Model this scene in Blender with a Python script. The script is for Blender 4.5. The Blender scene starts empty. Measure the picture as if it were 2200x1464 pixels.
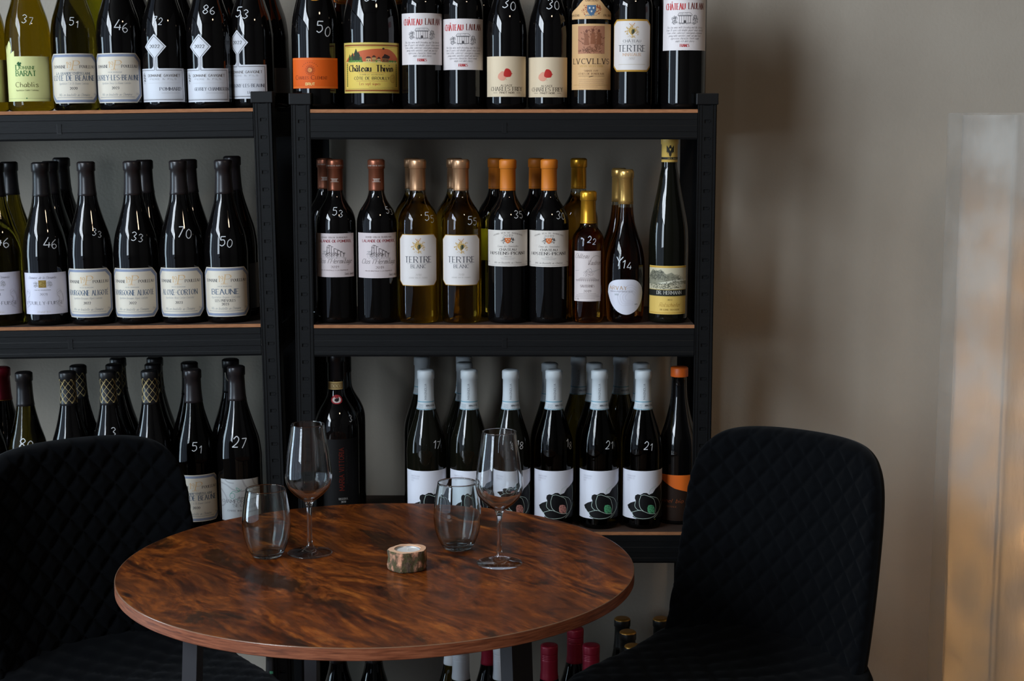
import bpy, math, random
from math import sin, cos, pi, radians, degrees, asin, atan2, sqrt
from mathutils import Vector, Matrix, noise

S = bpy.context.scene
COL = S.collection
# ------------------------------------------------------------------ camera
F_PX, PITCH, EYE = 3400.0, radians(7.85), 1.43
cam_d = bpy.data.cameras.new('camera'); cam = bpy.data.objects.new('camera', cam_d); COL.objects.link(cam)
cam.location = (0, 0, EYE); cam.rotation_euler = (pi/2 - PITCH, 0, 0)
cam_d.sensor_width = 36; cam_d.lens = F_PX/2200*36; cam_d.clip_start = .05
cam_d.dof.use_dof = True; cam_d.dof.focus_distance = 2.75; cam_d.dof.aperture_fstop = 20
S.camera = cam
# ------------------------------------------------------------------ world, lights, exposure
W = bpy.data.worlds.new('overcast'); S.world = W; W.use_nodes = True
W.node_tree.nodes['Background'].inputs[0].default_value = (.55, .72, 1, 1)
W.node_tree.nodes['Background'].inputs[1].default_value = .5

def area_light(name, loc, rot, sx, sy, power, col):
    d = bpy.data.lights.new(name, 'AREA'); d.shape = 'RECTANGLE'; d.size = sx; d.size_y = sy
    d.energy = power; d.color = col
    o = bpy.data.objects.new(name, d); COL.objects.link(o); o.location = loc; o.rotation_euler = rot
    return o
WX = -2.7
# daylight in the shop window on the left: the open sky, and the darker facade over the street
area_light('daylight_view', (WX-.12, -.86, 1.68), (0, -pi/2, 0), 1.34, 1.5, 100, (.74, .87, 1.0))
sky_l = area_light('daylight_sky', (WX-.12, -.35, 2.86), (0, -pi/2, 0), .94, 3.4, 285, (.81, .90, 1.0))
area_light('daylight_street', (WX-.13, .10, 1.40), (0, -pi/2, 0), 2.1, 4.1, 12, (.66, .80, 1.0))
area_light('daylight_door', (WX-.11, 2.62, 1.05), (0, -pi/2, 0), 1.5, .62, 34, (.64, .84, 1.0))
warm_l = area_light('added_warm_fill', (.75, 1.15, 2.62), (0, 0, 0), .26, .26, 8, (1.0, .76, .54)); warm_l.data.shape = 'DISK'  # warm fill added overhead to lift the right wall, no known source
for l_ in S.collection.objects:
    if l_.name.startswith('daylight'): l_.data.cycles.is_caustics_light = True

S.view_settings.view_transform = 'Standard'; S.view_settings.look = 'None'
S.view_settings.exposure = 0.0; S.view_settings.gamma = 1.0; S.view_settings.use_curve_mapping = False
cy = S.cycles
cy.max_bounces = 10; cy.diffuse_bounces = 4; cy.glossy_bounces = 4; cy.transmission_bounces = 10; cy.transparent_max_bounces = 12
cy.caustics_reflective = False; cy.caustics_refractive = True; cy.blur_glossy = 1.0
cy.sample_clamp_indirect = 2.0
cy.use_denoising = True
try: cy.denoiser = 'OPENIMAGEDENOISE'
except Exception: pass

def at(px, py, Y):
    """world point seen at pixel (px,py) on the vertical plane y=Y"""
    a = (px-1100)/F_PX; b = -(py-732)/F_PX
    dy = cos(PITCH)+b*sin(PITCH); dz = -sin(PITCH)+b*cos(PITCH)
    t = Y/dy
    return Vector((a*t, Y, EYE+dz*t))
def at_z(px, py, Z):
    a = (px-1100)/F_PX; b = -(py-732)/F_PX
    dy = cos(PITCH)+b*sin(PITCH); dz = -sin(PITCH)+b*cos(PITCH)
    t = (Z-EYE)/dz
    return Vector((a*t, dy*t, Z))

# ------------------------------------------------------------------ materials
def lin(c): return tuple(((v/255)/12.92 if v/255 <= .04045 else ((v/255+.055)/1.055)**2.4) for v in c)
MATS = {}
def pmat(name, rgb, rough=.5, metal=0, spec=.5, trans=0, ior=1.5, coat=0, sheen=0, emis=None, es=0):
    if name in MATS: return MATS[name]
    m = bpy.data.materials.new(name); m.use_nodes = True
    b = m.node_tree.nodes['Principled BSDF']
    b.inputs['Base Color'].default_value = (*rgb, 1); b.inputs['Roughness'].default_value = rough
    b.inputs['Metallic'].default_value = metal; b.inputs['Specular IOR Level'].default_value = spec
    b.inputs['Transmission Weight'].default_value = trans; b.inputs['IOR'].default_value = ior
    b.inputs['Coat Weight'].default_value = coat; b.inputs['Sheen Weight'].default_value = sheen
    if emis: b.inputs['Emission Color'].default_value = (*emis, 1); b.inputs['Emission Strength'].default_value = es
    MATS[name] = m; return m
def nodes(m): return m.node_tree.nodes, m.node_tree.links, m.node_tree.nodes['Principled BSDF']
def add_noise_color(m, stops, scale=5, stretch=(1,1,1), detail=6, rough=.6, dist=0, rot=(0,0,0), bump=0, bscale=None):
    N, L, b = nodes(m)
    tc = N.new('ShaderNodeTexCoord'); mp = N.new('ShaderNodeMapping'); ns = N.new('ShaderNodeTexNoise'); cr = N.new('ShaderNodeValToRGB')
    mp.inputs['Scale'].default_value = stretch; mp.inputs['Rotation'].default_value = rot
    ns.inputs['Scale'].default_value = scale; ns.inputs['Detail'].default_value = detail
    ns.inputs['Roughness'].default_value = rough; ns.inputs['Distortion'].default_value = dist
    L.new(tc.outputs['Object'], mp.inputs[0]); L.new(mp.outputs[0], ns.inputs['Vector']); L.new(ns.outputs[0], cr.inputs[0])
    e = cr.color_ramp.elements
    while len(e) < len(stops): e.new(.5)
    for k, (p, c) in enumerate(stops): e[k].position = p; e[k].color = (*c, 1)
    L.new(cr.outputs[0], b.inputs['Base Color'])
    if bump:
        n2 = N.new('ShaderNodeTexNoise'); n2.inputs['Scale'].default_value = bscale or scale*4; n2.inputs['Detail'].default_value = 4
        L.new(mp.outputs[0], n2.inputs['Vector'])
        bp = N.new('ShaderNodeBump'); bp.inputs['Strength'].default_value = bump; bp.inputs['Distance'].default_value = .002
        L.new(n2.outputs[0], bp.inputs['Height']); L.new(bp.outputs[0], b.inputs['Normal'])
    return m
def ink(rgb, rough=.6):
    return pmat('print_%02x%02x%02x' % tuple(rgb), tuple(c*.94 for c in lin(rgb)), rough, spec=.25)

M_wall = add_noise_color(pmat('painted_plaster', (.5,.48,.45), .9, spec=.2), [(.3, lin((170,160,146))), (.7, lin((180,171,157)))], scale=3, bump=.25, bscale=160)
M_ceil = pmat('white_ceiling_paint', (.62,.61,.58), .9)
M_dim = pmat('dark_taupe_paint', lin((62,58,54)), .9)
M_floor = add_noise_color(pmat('floor_boards', (.1,.06,.04), .5), [(.3, lin((80,60,45))), (.7, lin((110,84,62)))], scale=4, stretch=(8,1,1))
M_steel = add_noise_color(pmat('powder_coated_steel', (.02,.021,.024), .5, spec=.2), [(.3, lin((12,13,14))), (.7, lin((16,17,18)))], scale=40, stretch=(.3,1,3), bump=.12, bscale=300)
M_plastic = pmat('black_plastic', lin((13,13,14)), .45, spec=.3)
M_board = add_noise_color(pmat('fibreboard', lin((150,98,62)), .8), [(.3, lin((150,96,58))), (.7, lin((180,122,80)))], scale=60, stretch=(1,3,6))
M_board_top = add_noise_color(pmat('dark_board_face', lin((62,44,34)), .7), [(.3, lin((52,36,28))), (.7, lin((70,50,38)))], scale=30, stretch=(1,4,4))
M_chalk = pmat('white_marker', lin((225,228,230)), .7)
M_clear = pmat('clear_glass', (.97,.985,.98), 0, trans=1, ior=1.5)
M_pane = bpy.data.materials.new('window_pane_glass'); M_pane.use_nodes = True
N_ = M_pane.node_tree.nodes; L_ = M_pane.node_tree.links; N_.clear()
o_ = N_.new('ShaderNodeOutputMaterial'); mx = N_.new('ShaderNodeMixShader'); tr = N_.new('ShaderNodeBsdfTransparent'); gl = N_.new('ShaderNodeBsdfGlossy')
gl.inputs['Roughness'].default_value = .02; mx.inputs[0].default_value = .06
L_.new(tr.outputs[0], mx.inputs[1]); L_.new(gl.outputs[0], mx.inputs[2]); L_.new(mx.outputs[0], o_.inputs[0])

def thin_glass():
    m = bpy.data.materials.new('thin_clear_glass'); m.use_nodes = True; N = m.node_tree.nodes; L = m.node_tree.links; N.clear()
    o = N.new('ShaderNodeOutputMaterial'); x = N.new('ShaderNodeMixShader'); t = N.new('ShaderNodeBsdfTransparent'); g = N.new('ShaderNodeBsdfGlossy'); f = N.new('ShaderNodeLayerWeight'); pw = N.new('ShaderNodeMath'); pw.operation = 'POWER'; pw.inputs[1].default_value = 3; ml = N.new('ShaderNodeMath'); ml.operation = 'MULTIPLY_ADD'; ml.inputs[1].default_value = .95; ml.inputs[2].default_value = .05
    f.inputs['Blend'].default_value = .5; g.inputs['Roughness'].default_value = .01; t.inputs[0].default_value = (.96,.975,.97,1)
    L.new(f.outputs['Facing'], pw.inputs[0]); L.new(pw.outputs[0], ml.inputs[0]); L.new(ml.outputs[0], x.inputs[0]); L.new(t.outputs[0], x.inputs[1]); L.new(g.outputs[0], x.inputs[2]); L.new(x.outputs[0], o.inputs[0]); return m
M_foot = thin_glass()
G_black = pmat('very_dark_bottle_glass', (.0030,.0026,.0026), .03, ior=1.5, spec=.42)
G_dark = pmat('dark_green_bottle_glass', (.005,.005,.003), .03, ior=1.5, spec=.42)
G_olive = pmat('olive_bottle_glass', (.23,.145,.004), .0, trans=1, ior=1.36)
G_olive2 = pmat('deep_olive_bottle_glass', (.09,.07,.006), .0, trans=1, ior=1.36)
G_green = pmat('yellow_green_bottle_glass', (.24,.23,.008), .0, trans=1, ior=1.36)
G_gold = pmat('golden_wine_glass', (.66,.45,.05), .0, trans=1, ior=1.36)
G_amber = pmat('amber_wine_glass', (.66,.33,.035), .0, trans=1, ior=1.36)
G_tawny = pmat('tawny_wine_glass', (.30,.11,.02), .0, trans=1, ior=1.36)
G_neck = pmat('clear_neck_glass', (.80,.80,.66), .0, trans=1, ior=1.5)

# ------------------------------------------------------------------ mesh helpers
def mesh_obj(name, V, F, mats, parent=None, midx=None, smooth=False, loc=None):
    me = bpy.data.meshes.new(name); me.from_pydata([tuple(v) for v in V], [], F); me.update()
    if not isinstance(mats, (list, tuple)): mats = [mats]
    for m in mats: me.materials.append(m)
    if midx: me.polygons.foreach_set('material_index', midx)
    if smooth: me.polygons.foreach_set('use_smooth', [True]*len(me.polygons))
    return link(name, me, parent, loc)
def link(name, me, parent=None, loc=None):
    o = bpy.data.objects.new(name, me); COL.objects.link(o)
    if parent is not None: o.parent = parent
    if loc is not None: o.location = loc
    return o
def empty(name, loc, rot=(0,0,0), label=None, cat=None, group=None):
    o = bpy.data.objects.new(name, None); COL.objects.link(o); o.location = loc; o.rotation_euler = rot
    o.empty_display_size = .05
    return tag(o, label, cat, group)
def tag(o, label=None, cat=None, group=None, kind=None):
    if label: o['label'] = label
    if cat: o['category'] = cat
    if group: o['group'] = group
    if kind: o['kind'] = kind
    return o
class MB:
    def __init__(s): s.V = []; s.F = []; s.M = []
    def box(s, x0, x1, y0, y1, z0, z1, m=0):
        b = len(s.V)
        s.V += [(x, y, z) for z in (z0, z1) for y in (y0, y1) for x in (x0, x1)]
        s.F += [tuple(b+i for i in f) for f in ((0,2,3,1),(4,5,7,6),(0,1,5,4),(2,6,7,3),(0,4,6,2),(1,3,7,5))]; s.M += [m]*6
    def extrude_x(s, prof, x0, x1, m=0):      # closed profile in (y,z)
        b = len(s.V); n = len(prof)
        s.V += [(x0, y, z) for y, z in prof]+[(x1, y, z) for y, z in prof]
        for i in range(n): s.F.append((b+i, b+(i+1) % n, b+n+(i+1) % n, b+n+i)); s.M.append(m)
        s.F += [tuple(b+i for i in range(n))[::-1], tuple(b+n+i for i in range(n))]; s.M += [m, m]
    def tube(s, pts, rad, n=10, m=0, cap=True):
        b = len(s.V); pts = [Vector(p) for p in pts]
        if not hasattr(rad, '__len__'): rad = [rad]*len(pts)
        up = None
        for i, p in enumerate(pts):
            t = (pts[min(i+1, len(pts)-1)]-pts[max(i-1, 0)]).normalized()
            if up is None: up = t.orthogonal().normalized()
            up = (up-t*up.dot(t)).normalized(); q = t.cross(up)
            for k in range(n):
                a = 2*pi*k/n; s.V.append(tuple(p+(up*cos(a)+q*sin(a))*rad[i]))
        for i in range(len(pts)-1):
            for k in range(n):
                k2 = (k+1) % n; s.F.append((b+i*n+k, b+i*n+k2, b+(i+1)*n+k2, b+(i+1)*n+k)); s.M.append(m)
        if cap:
            s.F.append(tuple(b+k for k in range(n))[::-1]); s.F.append(tuple(b+(len(pts)-1)*n+k for k in range(n))); s.M += [m, m]
    def build(s, name, mats, parent=None, smooth=False, loc=None, bevel=0, angle=None):
        o = mesh_obj(name, s.V, s.F, mats, parent, s.M, smooth, loc)
        if bevel:
            md = o.modifiers.new('bevel', 'BEVEL'); md.width = bevel; md.segments = 2; md.limit_method = 'ANGLE'
        return o
def lathe_data(prof, n=48, closed=False):
    """prof: list of (r,z) from bottom to top; r=0 ends collapse to a point"""
    V = []; F = []; rings = []
    for r, z in prof:
        if r < 1e-6: V.append((0, 0, z)); rings.append([len(V)-1])
        else:
            b = len(V); V += [(r*sin(2*pi*k/n), -r*cos(2*pi*k/n), z) for k in range(n)]; rings.append(list(range(b, b+n)))
    m = len(rings)
    for i in range(m if closed else m-1):
        a, c = rings[i], rings[(i+1) % m]
        for k in range(n):
            k2 = (k+1) % n
            if len(a) == 1 and len(c) == 1: continue
            if len(a) == 1: F.append((a[0], c[k2], c[k]))
            elif len(c) == 1: F.append((a[k], a[k2], c[0]))
            else: F.append((a[k], a[k2], c[k2], c[k]))
    return V, F
def spline(pts, sub=5):
    out = []
    for i in range(len(pts)-1):
        p0 = pts[max(i-1, 0)]; p1 = pts[i]; p2 = pts[i+1]; p3 = pts[min(i+2, len(pts)-1)]
        for k in range(sub):
            t = k/sub
            out.append(tuple(.5*((2*p1[j])+(-p0[j]+p2[j])*t+(2*p0[j]-5*p1[j]+4*p2[j]-p3[j])*t*t+(-p0[j]+3*p1[j]-3*p2[j]+p3[j])*t**3) for j in range(len(p1))))
    out.append(tuple(pts[-1])); return out

# ------------------------------------------------------------------ pen lettering
GL = {
'A':(7,'0038 3870 1353'),'B':(6,'0008 ~0848564404 ~0444624000'),'C':(6,'~67481704114061'),'D':(6,'0008 ~083866623000'),
'E':(5,'0008 0858 0444 0050'),'F':(5,'0008 0858 0444'),'G':(6,'~67481704114062 6264 3464'),'H':(7,'0008 7078 0474'),'I':(1,'0008'),
'J':(4,'~38322001'),'K':(6,'0008 0368 2560'),'L':(5,'0008 0050'),'M':(8,'0008 0842 4288 8880'),'N':(7,'0008 0870 7078'),
'O':(7,'~381704113051746738'),'P':(6,'0008 ~0848664404'),'Q':(7,'~381704113051746738 427b'),'R':(6,'0008 ~0848664404 3460'),
'S':(5,'~573807053453512001'),'T':(6,'3038 0868'),'U':(6,'~08021130516268'),'V':(7,'0830 3068'),'W':(9,'0820 2048 4870 7098'),
'X':(6,'0860 0068'),'Y':(6,'0834 3468 3430'),'Z':(6,'086800 0060'),
'0':(4,'~28060220424628'),'1':(2,'0628 2820'),'2':(4,'~0628463300 0040'),'3':(4,'~07284624422001'),'4':(5,'380252 4440'),
'5':(4,'480805 ~0535422001'),'6':(4,'~38050220422403'),'7':(4,'0848 4810'),'8':(4,'~240628462402204224'),'9':(4,'~45240628463210'),
'a':(4,'~442503103143 4540'),'b':(4,'0008 ~0425432001'),'c':(4,'~442503103041'),'d':(4,'4048 ~442503103143'),'e':(4,'0343 ~432503103041'),
'f':(3,'~38171410 0535'),'g':(4,'~442503103143 ~454a2c0b'),'h':(4,'0008 ~03254340'),'i':(1,'0005 0708'),'j':(2,'~151a0c 1718'),
'k':(4,'0008 0345 2440'),'l':(1,'0008'),'m':(6,'0005 ~04253430 ~34556460'),'n':(4,'0005 ~03254340'),'o':(4,'~25040120414425'),
'p':(4,'050c ~0425432001'),'q':(4,'454c ~442503103143'),'r':(3,'0005 ~032535'),'s':(4,'~44250423412001'),'t':(3,'~18112031 0535'),
'u':(4,'~0501204143 4540'),'v':(4,'0520 2045'),'w':(6,'0510 1035 3550 5065'),'x':(4,'0540 0045'),'y':(4,'0520 451c'),'z':(4,'05450040'),
'-':(3,'0434'),'.':(1,'0001'),"'":(1,'0806'),'&':(6,'~60072837140220426 4'.replace(' ','')),',':(1,'010a'),
}
for ch, b_, acc in (('É','E','2d4e'),('Â','A','2d3e 3e4d'),('Ô','O','2d3e 3e4d'),('â','a','0617? '),('é','e','1738'),('Á','A','2d4e')):
    if '?' not in acc: GL[ch] = (GL[b_][0], GL[b_][1]+' '+acc)
GL['â'] = (4, GL['a'][1]+' 0628 2846')
YV = {c: int(c) for c in '0123456789'}; YV.update({'a':-1,'b':-2,'c':-3,'d':9.5,'e':10.6})
def glyph_strokes(ch):
    w, s = GL[ch]; out = []
    for st in s.split():
        sm = st[0] == '~'; st = st.lstrip('~')
        if len(st) % 2: st = st[:-1]
        p = [(float(st[i]), float(YV[st[i+1]])) for i in range(0, len(st), 2)]
        out.append((spline(p, 4) if sm else p, sm))
    return w, out
def ribbon(pts, wf, tmax=None):
    """quads along a polyline; wf = (thin, thick) widths of a pen, thick on vertical strokes, or a number"""
    out = []; n = len(pts)
    if tmax:                                # subdivide long pieces
        q = [pts[0]]
        for i in range(1, n):
            d = math.dist(pts[i], pts[i-1]); k = max(1, int(d/tmax))
            q += [tuple(pts[i-1][j]+(pts[i][j]-pts[i-1][j])*m/k for j in (0, 1)) for m in range(1, k+1)]
        pts = q; n = len(pts)
    L = []; R = []
    for i in range(n):
        a = pts[max(i-1, 0)]; b = pts[min(i+1, n-1)]
        dx, dy = b[0]-a[0], b[1]-a[1]; l = math.hypot(dx, dy) or 1e-9; dx /= l; dy /= l
        if hasattr(wf, '__len__'):
            k = abs(dy) if dx*dy <= 0.02 else abs(dy)*max(0, 1-1.2*abs(dx))      # up-right strokes are thin
            w = wf[0]+(wf[1]-wf[0])*k
        else: w = wf
        L.append((pts[i][0]-dy*w/2, pts[i][1]+dx*w/2)); R.append((pts[i][0]+dy*w/2, pts[i][1]-dx*w/2))
    for i in range(n-1): out.append((L[i], R[i], R[i+1], L[i+1]))
    return out
def text_width(s): return sum((GL[c][0] if c in GL else 3)+2.2 for c in s)-2.2
def text_polys(s, x, y, h, w=None, thin=.05, thick=.17, serif=True, shear=0, rot=0, align='c', step=2.5):
    u = h/8; tw = text_width(s)*u; kx = 1
    if w: kx = w/tw; tw = w
    x0 = x-tw/2 if align == 'c' else (x if align == 'l' else x-tw)
    polys = []; cx = 0
    q = min(1, .35+.65*kx); pen = (h*thin*q, h*thick*q)
    def T(p):
        X = x0+p[0]*u*kx+shear*p[1]*u; Y = y+p[1]*u
        if rot: dx, dy = X-x, Y-y; X = x+dx*cos(rot)-dy*sin(rot); Y = y+dx*sin(rot)+dy*cos(rot)
        return (X, Y)
    for c in s:
        if c not in GL: cx += 5.2; continue
        gw, st = glyph_strokes(c)
        for pts, sm in st:
            tp = [T((px+cx, py)) for px, py in pts]
            if rot: polys += ribbon(tp, h*thick*q, step)
            else: polys += ribbon(tp, pen, step)
            if serif and not sm and len(pts) == 2 and abs(pts[0][1]-pts[1][1]) > 2:
                for px, py in (pts[0], pts[-1]):
                    if py in (0, 8): polys += ribbon([T((px+cx-1.1, py)), T((px+cx+1.1, py))], h*thin*1.3)
        cx += gw+2.2
    return polys
class Art:
    """flat artwork in millimetres (x centred, y up), later wrapped on a bottle"""
    def __init__(s): s.items = []       # (poly, colour, layer)
    def add(s, polys, col, layer=1):
        for p in polys: s.items.append((p, col, layer))
    def fill(s, poly, col, layer=0, dx=3.0, dy=6):
        xs = sorted(set([round(p[0], 3) for p in poly])); lo, hi = xs[0], xs[-1]
        k = int((hi-lo)/dx); xs = sorted(set(xs+[round(lo+(hi-lo)*i/(k+1), 3) for i in range(1, k+1)]))
        def ys(x):
            r = []
            for i in range(len(poly)):
                a, b = poly[i], poly[(i+1) % len(poly)]
                if (a[0] <= x) != (b[0] <= x): r.append(a[1]+(b[1]-a[1])*(x-a[0])/(b[0]-a[0]))
            return sorted(r)
        for a, b in zip(xs, xs[1:]):
            if b-a < 1e-3: continue
            e = (b-a)*.001; ya, yb = ys(a+e), ys(b-e)
            if len(ya) != len(yb): continue
            for i in range(0, len(ya)-1, 2):
                n = max(1, int(max(ya[i+1]-ya[i], yb[i+1]-yb[i])/dy)) if dy else 1
                for j in range(n):
                    f0, f1 = j/n, (j+1)/n
                    A0 = ya[i]+(ya[i+1]-ya[i])*f0; A1 = ya[i]+(ya[i+1]-ya[i])*f1
                    B0 = yb[i]+(yb[i+1]-yb[i])*f0; B1 = yb[i]+(yb[i+1]-yb[i])*f1
                    s.items.append((((a, A0), (b, B0), (b, B1), (a, A1)), col, layer))
    def rect(s, x0, x1, y0, y1, col, layer=0, **k): s.fill([(x0, y0), (x1, y0), (x1, y1), (x0, y1)], col, layer, **k)
    def oct(s, x0, x1, y0, y1, c, col, layer=0): s.fill([(x0+c, y0), (x1-c, y0), (x1, y0+c), (x1, y1-c), (x1-c, y1), (x0+c, y1), (x0, y1-c), (x0, y0+c)], col, layer)
    def text(s, t, x, y, h, col, layer=2, **k): s.add(text_polys(t, x, y, h, **k), col, layer)
    def line(s, pts, w, col, layer=2, smooth=False):
        s.add(ribbon(spline(pts, 5) if smooth else pts, w, 2.5), col, layer)
    def ell(s, x, y, rx, ry, col, layer=2, n=18): s.fill([(x+rx*cos(2*pi*i/n), y+ry*sin(2*pi*i/n)) for i in range(n)], col, layer)
    def ring(s, x, y, rx, ry, w, col, layer=2, n=24): s.line([(x+rx*cos(2*pi*i/n), y+ry*sin(2*pi*i/n)) for i in range(n+1)], w, col, layer)
    def script(s, t, x, y, h, col, w=None, layer=2, thin=.05, thick=.1): s.text(t, x, y, h, col, layer, w=w, serif=False, shear=.35, thin=thin, thick=thick)
    def sketch(s, x, y, rx, ry, n, col, seed=1, w=.35, layer=2, ln=3):
        R = random.Random(seed)
        for _ in range(n):
            a = R.uniform(0, 2*pi); q = sqrt(R.random()); px, py = x+rx*q*cos(a), y+ry*q*sin(a); d = R.uniform(0, 2*pi); l = R.uniform(.4, 1)*ln
            s.line([(px, py), (px+l*cos(d)*.5+R.uniform(-.5, .5), py+l*sin(d)*.5), (px+l*cos(d), py+l*sin(d)*.8)], w*R.uniform(.6, 1.3), col, layer)
def wrap(art, radius, name, z_off=0, thick=.00025):
    """bend artwork round the vertical axis onto radius(z); the label centre faces -y"""
    V = []; F = []; M = []; cols = []; R0 = radius(z_off+.02)
    for poly, col, layer in art.items:
        if col not in cols: cols.append(col)
        b = len(V)
        for x, y in poly:
            z = z_off+y/1000; r = radius(z)+thick+layer*.00009; a = x/1000/R0
            V.append((r*sin(a), -r*cos(a), z))
        F.append(tuple(range(b, b+len(poly)))); M.append(cols.index(col))
    me = bpy.data.meshes.new(name); me.from_pydata(V, [], F); me.update()
    for c in cols: me.materials.append(ink(c) if isinstance(c, tuple) else MATS[c])
    me.polygons.foreach_set('material_index', M)
    import bmesh
    bm = bmesh.new(); bm.from_mesh(me)              # faces look outwards
    for f in bm.faces:
        c = f.calc_center_median()
        if f.normal.x*c.x+f.normal.y*c.y < 0: f.normal_flip()
    bm.to_mesh(me); bm.free()
    return me
# ------------------------------------------------------------------ label artwork
CREAM=(232,222,204); WHITE=(236,238,242); INK=(45,48,58); BLUE=(146,156,178); GOLDI=(222,184,132); GREYI=(150,150,152)
def art_crest_cream(title, sub=None, year='2022', pre=None, th=9.5, tw=78, h=94):
    A = Art(); w = 108
    A.oct(-w/2, w/2, 0, h, 13, CREAM, 0)
    for d, col, l in ((1.8, BLUE, 1), (6.6, CREAM, 1.5)): A.oct(-w/2+d, w/2-d, d, h-d, 13-d*.4, col, l)
    for y in (4.2, h-4.2):
        for k in range(4): A.line([(-44+22*k, y-.7), (-28+22*k, y+.8)], .35, (112,126,166), 1.3)
    A.text('19', -7, h-27, 11, GOLDI, w=9, thin=.05, thick=.14); A.text('P', 4.5, h-30, 16, GOLDI, w=11, shear=.2, thin=.05, thick=.13)
    A.text('AVEC', 0, h-32.5, 2.6, GOLDI, w=13, thin=.12, thick=.2)
    A.text('DOMAINE', -26, h-27.5, 5.2, INK, w=27, thin=.09, thick=.19); A.text('POULLEAU', 28, h-27.5, 5.2, INK, w=31, thin=.09, thick=.19)
    A.text('VIN DE BOURGOGNE', 0, h-37, 1.8, GREYI, w=26, serif=False, thin=.15, thick=.2)
    y = h-51
    if pre: A.text(pre, 0, y+11.2, 4.2, (90,110,125), w=66, thin=.1, thick=.2)
    A.text(title, 0, y, th, (92,108,128), w=tw, thin=.09, thick=.2)
    A.script('Appellation '+title.title()+' Controlee', 0, y-7.5, 4, (120,125,135), w=56)
    if sub: A.text(sub, 0, y-14.5, 4.6, INK, w=38, thin=.1, thick=.2)
    A.text(year, 0, y-(21 if sub else 17), 4.4, INK, w=13, thin=.12, thick=.22)
    A.script('Mis en bouteille au Domaine', 0, 13.5, 5, (70,90,110), w=58)
    A.line([(-35, 10.8), (35, 10.8)], .7, (130,138,150)); A.text('75cl', 42, 15, 3.6, GREYI, w=6)
    return A
def art_leaf():
    A = Art(); P = (236,238,166); G = (52,120,60); w, h = 92, 80
    A.rect(-w/2, w/2, 0, h, P)
    A.fill([(-46,79),(-46,96),(-44,101),(-43,92),(-40,100),(-34,108),(-31,103),(-29,94),(-32,85),(-35,83),(-27,88),(-23,90),(-23,79)], P, 0)
    A.fill([(-46,79),(-46,90),(-41,83),(-42,79)], (225,226,140), .6)
    for dx, dy, r in ((0,0,2.6),(-2.6,1.2,1.6),(2.6,1.6,1.8),(-1,2.8,1.7),(1.8,-2,1.5)): A.ell(-14+dx, 66+dy, r, r, (40,96,50))
    A.text('D', -17.5, 56, 8.5, G, w=6.5, thin=.09, thick=.2); A.text('OMAINE', 1, 57, 5.4, G, w=26, thin=.09, thick=.16)
    A.text('BARAT', -3, 45.5, 8.6, G, w=36, thin=.1, thick=.2)
    A.text('Chablis', -2, 25.5, 8.6, (96,92,40), w=41, serif=False, thin=.07, thick=.13)
    A.text('Appellation Chablis Controlee', -2, 18.6, 2.6, (120,120,80), w=41, serif=False, thin=.12, thick=.16)
    A.line([(-44, 5.2), (44, 5.2)], .35, (150,155,110)); A.ell(-3, 5.4, 1.2, 1.2, G)
    return A
def art_diamond(title, sub=None, h=66, tx=27, tw=40, year='2022'):
    A = Art(); w = 112; P = (226,228,234); K = (50,46,44)
    A.rect(-w/2, w/2, 0, h, P)
    A.fill([(-7.5,h),(7.5,h),(4.4,h+3),(3.6,h+6),(3.6,h+21),(22,h+43),(0,h+68),(-22,h+43),(-3.6,h+21),(-3.6,h+6),(-4.4,h+3)], P, 0)
    A.line([(-w/2+4, h-3.4), (-1.6, h-3.4), (-1.6, h+22), (-18.5, h+43), (0, h+64), (18.5, h+43), (1.6, h+22), (1.6, h-3.4), (w/2-4, h-3.4), (w/2-4, 4), (-w/2+4, 4), (-w/2+4, h-3.4)], .9, K, 1)
    A.line([(-w/2+5.4, 5.4), (w/2-5.4, 5.4)], .35, K, 1)
    A.text(year, 0, h+40.5, 6, K, w=19, thin=.1, thick=.19)
    A.sketch(-29, h-19, 4.5, 10.5, 46, (40,40,42), seed=4, w=.9)
    A.text('DOMAINE GAVIGNET', 15, h-16.5, 5, (90,82,76), w=62, serif=False, thin=.13, thick=.17)
    A.text('PERE & FILS', 13, h-22.5, 2.8, GREYI, w=50, serif=False, thin=.12, thick=.16)
    A.line([(-17, h-28.5), (46, h-28.5)], .3, (190,188,186))
    A.text(title, tx, h-43.5, 6, (100,104,116), w=tw, thin=.08, thick=.19)
    if sub: A.text(sub, 33, h-56, 4.2, (110,112,120), w=30, thin=.1, thick=.19)
    else: A.line([(10, h-48.5), (44, h-48.5)], .4, GREYI)
    return A
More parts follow.
